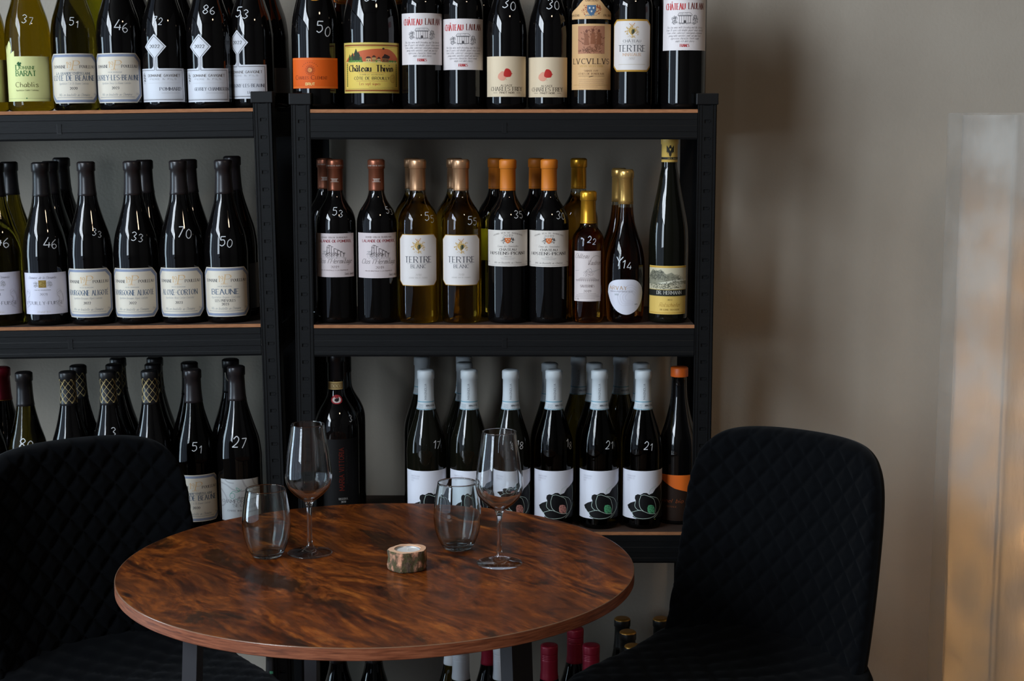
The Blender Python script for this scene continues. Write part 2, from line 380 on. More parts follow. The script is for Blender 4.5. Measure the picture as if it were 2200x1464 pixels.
def art_villa():
    A = Art(); P = (236,228,226); w, h = 98, 100; Rd = (196,42,46)
    A.rect(-w/2, w/2, 0, h, P)
    A.text('CHÂTEAU', -19, 77, 11.5, Rd, w=38, thin=.09, thick=.24); A.text('LAULAN', 22, 78, 11.5, (120,52,44), w=31, thin=.08, thick=.2)
    K = (72,70,74)
    A.line([(-13,66),(-10,71),(10,71),(14,66),(-13,66)], .6, K); A.sketch(0, 68.5, 9, 1.8, 26, GREYI, seed=2)
    for k in range(6): A.line([(-10+4*k, 65), (-10+4*k, 51)], .6, K)
    A.rect(-10, 10, 51, 52, (90,88,90), 2); A.ell(0, 54, 2, 3, (90,86,88)); A.line([(-12,65),(12,65)], .9, K)
    A.sketch(-19, 58, 5.5, 8.5, 70, (84,84,88), seed=3, w=.7); A.sketch(19, 58, 5, 8.5, 62, (92,92,96), seed=5, w=.6); A.sketch(0, 51, 18, 2, 36, (80,80,84), seed=6)
    T = ['This fine wine with breeding and the terroir','from 30 years old double guyot vines merlot','from cellar cabernet sauvignon cinnamon','young noble varieties small oak and fruit','expressive character finish ready','ample rich dark cherry']
    for k, t in enumerate(T): A.script(t, 0, 41.5-5.2*k, 3.9, (128,124,128), w=(72, 74, 70, 62, 54, 34)[k], thick=.11, thin=.06)
    A.text('FRANCS', 0, 6.5, 5.2, (186,30,38), w=16, thin=.1, thick=.3)
    return A
def art_hill():
    A = Art(); Y = (238,208,100); w, h = 134, 98; B = (148,84,44)
    A.rect(-w/2, w/2, 0, h, (222,198,104)); A.rect(-w/2+3.5, w/2-3.5, 3.5, h-4, B, .6); A.rect(-w/2+6, w/2-6, 6.5, h-7, Y, 1); A.rect(-w/2+7.5, w/2-7.5, 8, h-8.5, (120,96,50), 1.2); A.rect(-w/2+8.1, w/2-8.1, 8.6, h-9.1, Y, 1.4)
    for sx in (-1, 1):
        for k in range(12): A.ell(sx*53, 14+4*k, 1.8, 2.1, (96,104,44), 1.8, 8)
    hill = spline([(-57,61),(-48,70),(-30,79),(-8,84),(14,86),(32,85),(46,78),(57,68)], 4)
    A.fill([(-57,59)]+hill+[(57,59)], (206,102,62), 1.8)
    A.rect(-57, 57, 58, 61, (226,208,120), 2)
    for x, y, s_, c in ((-45,61,1,(66,92,44)),(-38,61,1.2,(54,70,40)),(-30,61,1.7,(46,58,38)),(-25,61,1.3,(46,58,38)),(-41,60,.8,(92,128,60)),(-20,60,.8,(70,108,52))):
        A.fill([(x-5*s_, y), (x-2*s_, y+8*s_), (x-3*s_, y+8*s_), (x, y+15*s_), (x+3*s_, y+8*s_), (x+2*s_, y+8*s_), (x+5*s_, y)], c, 2.2)
    for x in (-34,-28,-22,-40,-46,8,14,36,42,50): A.ell(x, 62, 3.4, 2, (92,140,62), 2.4, 10)
    for x, ww, hh, c in ((-6,9,7,(214,180,120)),(4,7,9,(196,158,100)),(13,6,6,(220,190,130)),(26,14,8,(140,96,62))):
        A.rect(x-ww/2, x+ww/2, 60, 60+hh, c, 2.6); A.fill([(x-ww/2-1, 60+hh), (x+ww/2+1, 60+hh), (x+ww/2-2, 64+hh), (x-ww/2+2, 64+hh)], (84,52,40), 2.8)
        for q in range(2): A.rect(x-ww/4+q*ww/2-.7, x-ww/4+q*ww/2+.7, 62, 64.5, (70,48,40), 3)
    A.fill([(20,68),(24,76),(30,74),(36,71),(34,67)], (58,40,36), 3); A.ell(22, 86, 2.4, 1.8, (60,44,36), 2.4)
    K = (44,34,26)
    A.text('Château', -24, 42, 12, K, w=44, serif=True, thin=.10, thick=.26); A.text('Thivin', 25, 42, 12, K, w=34, serif=True, thin=.10, thick=.26)
    A.line([(-26,39.5),(26,39.5)], .5, (190,80,70)); A.text('FAMILLE GEOFFRAY', 0, 34.5, 2.8, (130,90,80), w=44)
    A.text('CÔTE DE BROUILLY', 0, 26, 5.4, (70,62,48), w=68, serif=False, thin=.12, thick=.2)
    A.line([(-30,23.4),(30,23.4)], .5, (180,100,80)); A.text('Les sept vignes', -4, 15.5, 5, (176,62,52), w=38, thin=.08, thick=.16)
    A.line([(-6,11),(44,11)], .45, (150,130,80)); A.ring(42, 28, 6.5, 7.5, .9, (196,150,80)); A.ring(42, 28, 4.4, 5.2, .6, (196,150,80)); A.sketch(42, 28, 3, 4, 14, (180,130,70))
    return A
def art_sun():
    A = Art(); O = (232,98,24); w, h = 104, 60
    A.rect(-w/2, w/2, 0, h, O); A.rect(-w/2, w/2, 2.2, 3, (246,150,70), 1); A.rect(-w/2, w/2, h-3, h-2.2, (246,150,70), 1)
    c = (150,60,18)
    for k in range(16): a = k*pi/8; A.line([(-8+6*cos(a), 36+6.5*sin(a)), (-8+9.5*cos(a), 36+10*sin(a))], .9, c)
    A.ell(-8, 36, 5.6, 6, c, 1.6); A.ell(-8, 36, 4.2, 4.6, (240,150,80), 2); A.text('C', -8, 33.6, 5, c, w=4, layer=3, serif=False)
    for k in range(9): a = radians(150-15*k); A.ell(-8+16*cos(a), 36+15*sin(a), .7, .8, c)
    A.text('C', -37, 17.5, 8, c, w=6, thin=.1, thick=.18); A.text('HARLES', -22, 18, 5.4, c, w=22, thin=.1, thick=.18); A.text('C', -3, 17.5, 8, c, w=6, thin=.1, thick=.18); A.text('LÉMENT', 13, 18, 5.4, c, w=22, thin=.1, thick=.18)
    A.text('BRUT', -8, 6, 5.2, (250,222,140), w=17, serif=False, thin=.18, thick=.24)
    return A
def art_blobs():
    A = Art(); P = (228,208,176); w, h = 92, 76
    A.rect(-w/2, w/2, 0, h, P)
    A.fill(spline([(-15,42),(-16,36),(-11,31),(-4,31),(0,37),(-2,45),(-8,48),(-15,42)], 4), (226,158,132), 1.5)
    A.fill(spline([(-4,48),(-5,40),(1,37),(8,39),(9,46),(5,52),(-1,53),(-4,48)], 4), (192,42,38), 2)
    A.ell(9.5, 43.5, 1.6, .8, (192,42,38), 2.2, 8); A.ell(6.5, 38, .6, .9, (192,42,38), 2.2, 8); A.ell(0, 32.5, .5, .5, INK, 2.2, 6)
    K = (70,58,48)
    A.text('ALSACE', 0, 19.5, 3.6, K, w=21, serif=False, thin=.1, thick=.15); A.text('CHARLES FREY', 0, 11.3, 7, (50,44,40), w=62, thin=.07, thick=.15)
    A.text('PINOT NOIR', 1, 6, 3.4, K, w=27, serif=False, thin=.12, thick=.17); A.line([(-26,7.7),(-17,7.7)], .5, K); A.line([(19,7.7),(28,7.7)], .5, K)
    return A
def shield(A, x, y, s_, body, side, mark):
    A.sketch(x-7*s_, y, 3.2*s_, 5*s_, 30, side, seed=11, w=.8*s_); A.sketch(x+7*s_, y, 3.2*s_, 5*s_, 30, side, seed=12, w=.8*s_)
    A.fill([(x-4.6*s_, y+5*s_), (x+4.6*s_, y+5*s_), (x+4.6*s_, y-1*s_), (x+2.5*s_, y-4.6*s_), (x, y-6*s_), (x-2.5*s_, y-4.6*s_), (x-4.6*s_, y-1*s_)], body, 2.4)
    for dx, dy in ((-2, 2), (2, 2), (0, -1.6)): A.ell(x+dx*s_, y+dy*s_, .9*s_, 1.1*s_, mark, 2.8, 8)
def art_feast():
    A = Art(); P = (226,182,128); w, h = 92, 124; K = (62,44,34)
    A.rect(-w/2, w/2, 0, h, P)
    A.rect(-26, 26, h-56, h-4, (186,128,98), 1); A.sketch(0, h-28, 22, 20, 90, (132,84,60), seed=8, w=1.1, ln=8)      # a plain brown figure group panel
    for x, y in ((-9,-14),(3,-12),(14,-13)): A.ell(x, h+y, 2.4, 3, (120,70,52), 2.2, 10); A.fill([(x-5, h+y-26), (x+5, h+y-26), (x+3, h+y-4), (x-3, h+y-4)], (150,94,66), 2.1)
    A.sketch(0, h-50, 20, 4, 50, (120,76,54), seed=9, w=.9, ln=7)
    A.text('LVCVLLVS', 0, h-75, 9.6, K, w=76, thin=.08, thick=.15)
    A.text('VIEUX SELECTION', 0, h-81, 3.6, (208,168,90), w=44); A.text('SAINTE FOY', 0, h-90, 3.4, (120,84,62), w=26)
    A.text('CÔTES DE BORDEAUX', 0, h-95.5, 3.4, (120,84,62), w=50); A.line([(-24,h-98),(26,h-98)], .4, K); A.line([(-4,h-100),(4,h-98)], .9, K)
    for k in range(5): A.line([(-24,h-105+-3.4*k),(24-(k == 4)*12,h-105-3.4*k)], .8, (196,156,116))
    A.line([(-38,9),(38,9)], .8, (202,160,100))
    # shoulder label
    A.fill([(-46,h+9),(46,h+9)]+[(46,h+20)]+spline([(42,h+24),(28,h+32),(18,h+43),(8,h+51),(0,h+53),(-8,h+51),(-18,h+43),(-28,h+32),(-42,h+24)], 3)+[(-46,h+20)], P, 0)
    shield(A, 0, h+26, 1.75, (78,110,142), (170,86,58), (226,222,210)); A.sketch(0, h+17, 12, 2, 22, (90,130,150), seed=3, w=.9)
    A.text('CHATEAU', 0, h+42, 4, K, w=24, thin=.1, thick=.16); A.text('HOSTENS', -34, h+14, 4, K, w=22); A.text('PICANT', 34, h+14, 4, K, w=20)
    return A
def art_octagon(margaux=False):
    A = Art(); P = (232,226,222); G = (196,150,62)
    w, h = (80, 98) if margaux else (84, 96)
    A.oct(-w/2, w/2, 0, h, 9, G, 0); A.oct(-w/2+1.2, w/2-1.2, 3.4 if margaux else 1.2, h-(3.4 if margaux else 1.2), 8.6, P, 1)
    g = (206,170,96)
    A.fill([(-6,h-17),(6,h-17),(6,h-24),(0,h-31),(-6,h-24)], g, 1.8); A.fill([(0,h-19),(4.6,h-19),(4.6,h-25),(0,h-29)], (60,74,62), 2.2); A.fill([(-4.6,h-19),(0,h-19),(0,h-29),(-4.6,h-25)], (224,190,120), 2.2)
    A.text('B', 1, h-27, 6, (70,66,50), w=4, layer=3)
    A.sketch(-9, h-22, 3, 8, 34, g, seed=1, w=.9); A.sketch(9, h-22, 3, 8, 34, g, seed=2, w=.9); A.sketch(0, h-13, 4, 4, 22, g, seed=3, w=.9); A.line([(-5,h-8),(0,h-14),(5,h-7)], 1.1, (206,140,80)); A.sketch(0, h-33, 7, 2, 22, g, seed=4, w=.8)
    K = (58,62,70)
    if margaux:
        A.text('CHÂTEAU', 0, h-43, 4.4, K, w=33, thin=.09, thick=.15); A.text('DU', 0, h-47, 2, GREYI, w=5); A.line([(-20,h-46),(-5,h-46)], .3, GREYI); A.line([(5,h-46),(20,h-46)], .3, GREYI)
        A.text('TERTRE', 0, h-60, 11.4, K, w=52, thin=.06, thick=.15); A.text('MARGAUX', 0, h-68.5, 5, (208,160,110), w=33, thin=.1, thick=.17); A.text('2017', 0, h-75.5, 4.2, (180,170,160), w=11)
        A.line([(-26,13.5),(26,13.5)], 1.0, (206,196,180))
    else:
        A.text('TERTRE', 0, h-52, 10.6, (56,62,74), w=52, thin=.06, thick=.15); A.line([(-22,h-54.5),(22,h-54.5)], .35, GREYI); A.text('BLANC', 0, h-62.5, 6, (70,76,88), w=28, thin=.08, thick=.15)
        A.text('2018', 0, h-77, 3.8, (186,180,174), w=11); A.text('GRAND VIN DE FRANCE', 0, 14, 2.6, (186,180,174), w=36)
    return A
def art_cherubs():
    A = Art(); P = (228,226,240); w, h = 92, 96
    A.rect(-w/2, w/2, 0, h, P)
    A.script('Domaine de la Denante', -6, h-13.5, 5.4, (120,118,130), w=52, thick=.12)
    A.rect(-12, 2, h-34, h-17, (150,124,58), 2); A.sketch(-5, h-25.5, 5, 6, 24, (196,170,100), seed=2, layer=3, w=.8)
    A.sketch(-17, h-26, 4.5, 7, 50, GREYI, seed=3, w=.6); A.sketch(8, h-26, 4.5, 7, 50, GREYI, seed=4, w=.6)
    A.text('VIN DE BOURGOGNE', -5, h-40.5, 1.8, GREYI, w=30, serif=False, thin=.15, thick=.2); A.text('2021', -4, h-52, 5, (130,128,138), w=13)
    f = (206,204,216)
    for sx in (-1, 1):
        c = -5+sx*33
        for k in range(3): A.line([(c+sx*4, 14), (c-sx*6, 22+k), (c-sx*2, 34+k*2), (c-sx*7, 46), (c, 52+k), (c+sx*5, 42), (c+sx*6, 28), (c-sx*4, 18)], .7, f, smooth=True)
        A.ring(c-sx*3, 52, 4.5, 5, .7, f)
    A.text('POUILLY-FUISSE', -3, 22.5, 7.6, (92,90,104), w=72, serif=False, thin=.06, thick=.11)
    A.script('Grand Vin', -5, 4, 4, (206,190,160), w=24)
    return A
def art_ruin():
    A = Art(); P = (228,216,216); w, h = 90, 88; K = (64,56,58)
    A.rect(-w/2, w/2, 0, h, P); A.text('GRAND VIN DE BORDEAUX', 2, h-9.5, 3, (130,110,108), w=52); A.text('LALANDE-DE-POMEROL', 3, h-18, 5.2, (150,36,52), w=68, serif=False, thin=.16, thick=.2)
    for x, y0, y1 in ((-11,42,60),(-7,44,64),(-3,42,62),(2,42,58),(8,42,54),(14,42,52),(20,42,49)): A.line([(x, y0), (x, y1)], .9, K); A.line([(x, y1), (x+3.6, y1-1)], .9, K)
    A.line([(-12,60),(-8,65),(-3,63)], .7, K); A.line([(2,58),(10,55),(22,46)], .8, K); A.line([(-22,46),(-14,52),(-11,56)], .5, GREYI)
    A.sketch(-4, 46, 16, 4, 60, K, seed=5, w=.6); A.sketch(2, 40, 24, 2, 40, GREYI, seed=6, w=.5); A.sketch(-16, 49, 6, 5, 24, GREYI, seed=7, w=.5)
    A.script("Clos l'Hermitage", 2, 28, 9.5, (66,56,60), w=70, thick=.1); A.text('2019', 3, 18.5, 4.6, (120,100,100), w=15)
    A.text('MIS EN BOUTEILLE A LA PROPRIETE', 2, 13, 2, (150,130,130), w=54, serif=False, thin=.15, thick=.2); A.script('Fauste Janoueix', 32, 4.5, 5, K, w=22)
    return A
def art_orange_shield():
    A = Art(); P = (228,220,210); w, h = 98, 82; K = (66,62,62)
    A.rect(-w/2, w/2, 0, h, P)
    for k, c in enumerate('GRAND VIN DE BORDEAUX'):
        a = radians(118-56*k/20); A.text(c, 60*cos(a), h-62+55*sin(a), 2.9, (120,110,104), w=1.9) if c in GL else None
    A.text('2019', 0, h-14.5, 4.6, (120,112,106), w=18, thin=.07, thick=.14); shield(A, 0, h-23, 1.15, (226,120,62), (70,64,64), (244,222,190))
    A.script('Cuvee des Demoiselles', 0, h-38, 4.2, (120,112,112), w=40); A.text('CHATEAU', 0, h-46, 4.8, K, w=32, thin=.1, thick=.17)
    A.text('HOSTENS-PICANT', 0, h-55, 6.2, (56,52,54), w=74, thin=.08, thick=.2)
    A.text('SAINTE FOY', 0, h-60.5, 1.8, GREYI, w=14); A.line([(-14,h-63),(14,h-63)], .5, GREYI); A.line([(-12,h-65.5),(12,h-65.5)], .4, GREYI)
    A.script('Mis en Bouteille au Chateau', 0, 7, 3.8, K, w=54); A.line([(-44,3.6),(44,3.6)], .4, GREYI); A.text('13.5', -43, 9, 2.4, K, w=5); A.text('75cl', 43, 9, 2.4, K, w=5)
    return A
def art_narrow():
    A = Art(); P = (226,214,210); w, h = 56, 99; K = (110,96,96)
    A.rect(-w/2, w/2, 0, h, P); A.script('Château', -12, h-14, 9, (118,100,100), w=27, thick=.09); A.script('Vautron', 13, h-27, 9, (118,100,100), w=26, thick=.09); A.line([(3,h-27),(8,h-14),(16,h-9),(24,h-11)], .4, K, smooth=True)
    A.line([(-4,h-42),(0,h-36),(6,h-34),(9,h-40),(16,h-39)], .6, GREYI); A.sketch(2, h-44, 10, 6, 60, (176,164,164), seed=4, w=.6)
    A.line([(-25,h-39),(-16,h-38)], .5, GREYI); A.line([(14,h-39),(25,h-36)], .5, GREYI)
    for k in range(-6, 7): A.line([(k*2, h-52), (k*3.9, h-60)], .6, (160,148,148)); A.ell(k*3.7, h-57, 1.4, 1.3, (176,162,160), 2.2, 8)
    A.text('SAUTERNES', 0, h-71, 4.6, (110,90,92), w=27, thin=.08, thick=.14); A.text('2019', 0, h-81, 4.4, K, w=14)
    for k, ww in enumerate((34, 44, 50, 30)): A.line([(-ww/2, h-84-3*k), (ww/2, h-84-3*k)], .8, (180,168,166))
    A.text('5', -24, 3, 3.4, K, w=2); A.text('14', -18, 3, 3.4, K, w=3)
    return A
def art_pebble():
    A = Art(); P = (226,226,236)
    out = spline([(-37,44),(-33,60),(-20,69),(0,71),(20,69),(34,56),(38,42),(34,24),(22,8),(4,0),(-14,6),(-28,22),(-37,44)], 5)
    A.fill(out, P, 0, dx=2.5, dy=8)
    g = (200,198,208)
    for k in range(4): q = 1-.2*k; A.line([(10+24*q*cos(t), 36+20*q*sin(t)*(1-.2*sin(3*t))) for t in [radians(a) for a in range(60-10*k, 300, 15)]], .45, g, smooth=True)
    A.text('ÁRVAY', -14, 50, 7.6, (190,150,96), w=34, serif=False, thin=.08, thick=.15); A.text('TOKAJI 6 PUTTONYOS ASZU', -8, 45.5, 2.6, (130,128,136), w=44, serif=False, thin=.12, thick=.16)
    A.text('2013', -16, 39, 3.2, (90,120,110), w=8); A.text('500ML', 22, 20, 2, (90,90,96), w=7)
    return A
def art_valley():
    A = Art(); Y = (232,196,104); w, h = 84, 97
    A.rect(-w/2, w/2, 0, h, Y); A.rect(-w/2, w/2, h-3.4, h-1.2, (206,160,62), 1); A.rect(-w/2, w/2, 2.4, 3.6, (206,160,62), 1)
    A.rect(-w/2, w/2, 50, h-4, (214,206,176), 1)
    A.fill([(-42,70),(-36,84),(-30,90),(-22,86),(-12,90),(-2,80),(8,84),(20,74),(42,66),(42,60),(-42,60)], (150,148,126), 1.6)
    A.fill([(-20,62),(0,66),(16,70),(42,70),(42,67),(14,66),(-2,61)], (226,222,200), 2)
    A.sketch(-20, 78, 18, 9, 170, (74,74,64), seed=1, w=.55, ln=6, layer=2.4); A.sketch(12, 72, 22, 7, 110, (96,94,80), seed=2, w=.5, ln=5, layer=2.4); A.sketch(-5, 57, 34, 5.5, 170, (70,72,58), seed=3, w=.9, layer=2.6); A.sketch(24, 60, 14, 4, 50, (226,220,196), seed=4, w=.9, layer=2.8)
    A.rect(-w/2, w/2, 36, 50, (34,36,32), 3); A.rect(-w/2, w/2, 49, 50, (190,166,90), 3.3); A.rect(-w/2, w/2, 36, 36.8, (190,166,90), 3.3)
    A.text('DR. HERMANN', 4, 40.5, 6.6, (214,212,200), w=48, layer=4, thin=.09, thick=.15)
    A.text('2023', 5, 27.5, 3.6, (120,100,50), w=9); A.script('Rotschiefer', 5, 15.5, 8, (170,124,40), w=40); A.text('RIESLING TROCKEN', 5, 8, 3.2, (140,112,50), w=36)
    return A
def art_flower(core=(92,178,128), lines=('TREBBIANO',"D'ABRUZZO",'DOC')):
    A = Art(); P = (234,236,246); R = 37.5
    A.rect(-asin(.97)*R, radians(92)*R, 0, 96, P)
    def T(pts):
        return [((asin(max(-.999, min(.999, (x-752)/124)))*R if x < 874 else asin(.98)*R+(x-874)*1.1), (1112-y)/3.2) for x, y in pts]
    K = (16,16,18)
    A.fill(T([(895,862),(880,880),(862,900),(835,922),(818,948),(795,955),(780,944),(762,944),(742,956),(725,953),(710,962),(707,980),(714,998),(704,1002),(682,1012),(662,1030),(668,1050),(684,1068),(700,1092),(694,1100),(720,1112),(896,1112)]), K, 1.5)
    w_ = (205,225,215)
    for pl, sm in (([(745,962),(735,1000),(742,1040),(762,1060)], 1), ([(742,962),(765,956),(790,965),(822,984),(832,1010),(838,1045),(830,1085)], 1),
               ([(690,1072),(735,1056),(762,1062),(800,1078),(838,1086),(810,1104),(752,1110),(706,1100),(690,1072)], 1), ([(712,1000),(708,1030),(722,1050),(742,1058)], 1),
               ([(796,958),(802,925),(835,905)], 1), ([(800,966),(845,985),(862,1030),(852,1080),(826,1110)], 1), ([(838,1086),(862,1060),(872,1020)], 1), ([(672,1052),(684,1072)], 0), ([(866,905),(870,960),(868,1010)], 1)):
        A.line(T(pl), .75, w_, 3, smooth=bool(sm))
    A.fill(T([(786,1040),(792,1024),(808,1022),(824,1030),(832,1052),(828,1080),(800,1078),(788,1064)]), core, 2.4)
    rr = random.Random(3)
    for _ in range(26): x, y = rr.uniform(789, 826), rr.uniform(1028, 1076); A.add(ribbon(T([(x, y), (x+5, y+4)]), .6), K, 3)
    for k, t in enumerate(lines): A.text(t, -32, 84-4.6*k, 2.6, (206,206,216), w=(19, 17, 7)[k], serif=False, align='l', thin=.12, thick=.16)
    return A
def art_swirl():
    A = Art(); P = (232,234,234); w, h = 82, 92; g = (204,204,206)
    A.rect(-w/2, w/2, 0, h, P)
    for pl in ([(-40,84),(-26,80),(-12,70),(4,66),(20,68),(40,66)], [(-40,70),(-30,58),(-26,46),(-34,34),(-40,32)], [(6,92),(12,76),(22,68)], [(26,92),(30,80),(40,72)], [(-30,92),(-22,86),(-10,84)]): A.line(pl, 3.2, g, 1, smooth=True)
    t = (70,176,150)
    A.ring(-14, 56, 5, 6, .7, t); A.line([(-18,60),(-12,66),(-4,64),(0,70),(-6,74),(-2,66),(4,70)], .8, t, smooth=True); A.line([(-8,50),(-2,46)], .8, t)
    A.script('domaine', 8, 49, 5.6, (70,72,74), w=25, thick=.14, thin=.08); A.text('CHAMFORT', -12, 40.5, 6.8, (120,122,126), w=50, thin=.07, thick=.14); A.text('SEGUIN', 6, 31.5, 6.8, (120,122,126), w=38, thin=.07, thick=.14)
    A.text('CUVEE INVERSION', 0, 21, 3.6, (110,112,116), w=50)
    return A
def art_vertical():
    A = Art(); w, h = 92, 150
    A.rect(-w/2, w/2, 0, h, (9,8,9))
    A.text('MARIA VITTORIA', 4, 44, 9, (104,30,18), w=88, rot=pi/2, align='l', thick=.13, step=3); A.text('CHIANTI CLASSICO', 11, 58, 3, (60,54,50), w=70, rot=pi/2, align='l', serif=False, thick=.1)
    A.text('RISERVA', 2, 24, 4.2, (170,168,164), w=17); A.text('2020', 2, 18, 4, (190,188,184), w=9)
    return A
def art_orange_wine():
    A = Art(); w, h = 92, 96
    A.rect(-w/2, w/2, 0, h, (40,24,14)); A.fill([(-46,h),(46,h),(46,h-46),(16,h-34),(-6,h-28),(-24,h-18),(-46,h-6)], (236,112,34), 1)
    A.script('vinel bio', -12, 38, 8, (170,84,34), w=44, thick=.1); A.text('ORANGE', -12, 28, 3.4, (120,66,34), w=22)
    return A
def art_plain(col=(214,206,196), w=90, h=90):
    A = Art(); A.rect(-w/2, w/2, 0, h, col); return A
def art_moss(): return art_plain((120,130,50), 70, 60)
ART = {
 'leaf': art_leaf, 'cote': lambda: art_crest_cream('CÔTE DE BEAUNE', year='2020', pre='LA GRANDE CHÂTELAINE', tw=84),
 'chorey': lambda: art_crest_cream('CHOREY-LES-BEAUNE', year='2023', tw=94), 'aligote': lambda: art_crest_cream('BOURGOGNE ALIGOTÉ', tw=84),
 'corton': lambda: art_crest_cream('ALOXE-CORTON', year='2023', tw=72), 'beaune': lambda: art_crest_cream('BEAUNE', 'LES PRÉVOLES', '2023', tw=52),
 'pommard': lambda: art_diamond('POMMARD'), 'gevrey': lambda: art_diamond('GEVREY-CHAMBERTIN', tx=21, tw=68), 'savigny': lambda: art_diamond('SAVIGNY-LES-BEAUNE', 'LES LIARDS', tx=14, tw=76),
 'villa': art_villa, 'hill': art_hill, 'sun': art_sun, 'blobs': art_blobs, 'feast': art_feast, 'octagon': art_octagon, 'octagon_margaux': lambda: art_octagon(True),
 'cherubs': art_cherubs, 'ruin': art_ruin, 'orange_shield': art_orange_shield, 'narrow': art_narrow, 'pebble': art_pebble, 'valley': art_valley,
 'flower_green': lambda: art_flower(), 'flower_pink': lambda: art_flower((214,150,140), ('MONTEPULCIANO',"D'ABRUZZO",'DOC')), 'swirl': art_swirl, 'vertical': art_vertical, 'orange_wine': art_orange_wine,
 'plain_leaf': lambda: art_plain((236,238,166), 92, 80), 'plain': lambda: art_plain(), 'plain_dark': lambda: art_plain((150,150,150), 70, 84), 'moss': art_moss,
}
# ------------------------------------------------------------------ bottle shapes: (radius, height), foil start, fill level
def smooth_prof(body, sub=4): return spline(body, sub)
def std(R, sh, neck_r, z_neck, z_top, foot=.004):
    """foot, straight wall to the shoulder list, neck, lip"""
    p = [(R-.009, 0), (R-.003, .0012), (R-.0005, .005), (R, .012), (R, sh[0][1]*.5)]
    p += smooth_prof([(R, sh[0][1]*.9)]+sh+[(neck_r+.0004, z_neck), (neck_r, z_neck+.01)], 4)
    p += [(neck_r-.0003, z_top-.018), (neck_r+.0013, z_top-.0165), (neck_r+.0014, z_top-.003), (neck_r+.0008, z_top-.0015), (neck_r-.002, z_top)]
    return p
SHAPES = {
 'burgundy': (std(.0415, [(.0415,.135),(.0375,.165),(.0288,.194),(.0205,.223),(.0168,.245)], .0150, .262, .303), .240, .262),
 'burgundy_wide': (std(.0425, [(.0425,.140),(.0385,.170),(.0296,.199),(.021,.228),(.0168,.248)], .0150, .266, .308), .243, .266),
 'burgundy_slim': (std(.0378, [(.0378,.140),(.0345,.168),(.0262,.196),(.0195,.224),(.0162,.243)], .0146, .258, .302), .238, .258),
 'magnolia': (std(.0375, [(.0375,.150),(.0350,.172),(.0275,.197),(.0205,.219),(.0162,.236)], .0145, .25, .303), .228, .25),
 'bordeaux': (std(.0378, [(.0378,.180),(.0368,.194),(.0320,.209),(.0245,.221),(.0182,.232)], .0143, .244, .305), .247, .236),
 'bordeaux_wide': (std(.0415, [(.0415,.205),(.0400,.222),(.0340,.238),(.0255,.250),(.0185,.260)], .0148, .272, .330), .272, .262),
 'magnum': (std(.0525, [(.0525,.150),(.0500,.178),(.0420,.215),(.030,.26),(.021,.30)], .0175, .325, .375), .30, .31),
 'sparkling': (std(.0440, [(.0440,.140),(.0415,.168),(.0335,.203),(.0240,.238),(.0190,.262)], .0155, .275, .315), .2, .262),
 'hock': (std(.0370, [(.0370,.145),(.0352,.180),(.0290,.215),(.0228,.245),(.0178,.275)], .0146, .29, .350), .300, .29),
 'half': (std(.0305, [(.0305,.148),(.0290,.160),(.0240,.170),(.0180,.178),(.0150,.186)], .0137, .195, .246), .186, .172),
 'tokaj': ([(.026,0),(.031,.0015),(.0335,.006)]+spline([(.0345,.012),(.0362,.045),(.0372,.08),(.0364,.115),(.0318,.142),(.0240,.165),(.0172,.188),(.0142,.21)], 4)+[(.0134,.23),(.0130,.27),(.0142,.271),(.0144,.282),(.012,.286)], .222, .215),
 'chianti': (std(.0420, [(.0420,.190),(.0400,.208),(.0330,.226),(.0245,.240),(.0180,.253)], .0155, .265, .335), .285, .26),
}
PROFILE_CACHE = {}
def radius_fn(kind, foil=False):
    prof, zc, _ = SHAPES[kind]
    zs = [p[1] for p in prof]; rs = [p[0] for p in prof]
    def f(z):
        if z <= zs[0]: return rs[0]
        for i in range(len(zs)-1):
            if zs[i] <= z <= zs[i+1] and zs[i+1] > zs[i]: return (rs[i]+(rs[i+1]-rs[i])*(z-zs[i])/(zs[i+1]-zs[i]))+(.0005 if foil and z > zc else 0)
        return rs[-1]
    return f
MESHES = {}
def bottle_mesh(kind, mat, neck):
    key = ('b', kind, mat.name, neck)
    if key not in MESHES:
        prof, zc, zf = SHAPES[kind]
        p = []
        for a, b in zip(prof, prof[1:]):
            p.append(a)
            if a[1] < zf < b[1]: p.append((a[0]+(b[0]-a[0])*(zf-a[1])/(b[1]-a[1]), zf))
        p.append(prof[-1])
        V, F = lathe_data([(0, .006), (prof[0][0]*.6, .004)]+p+[(0, prof[-1][1])], 56)
        me = bpy.data.meshes.new('bottle_glass'); me.from_pydata(V, [], F); me.update()
        me.materials.append(mat)
        if neck: me.materials.append(G_neck)
        for f in me.polygons:
            f.use_smooth = True
            if neck and min(V[i][2] for i in f.vertices) >= zf-1e-5: f.material_index = 1
        MESHES[key] = me
    return MESHES[key]
FOIL = {}
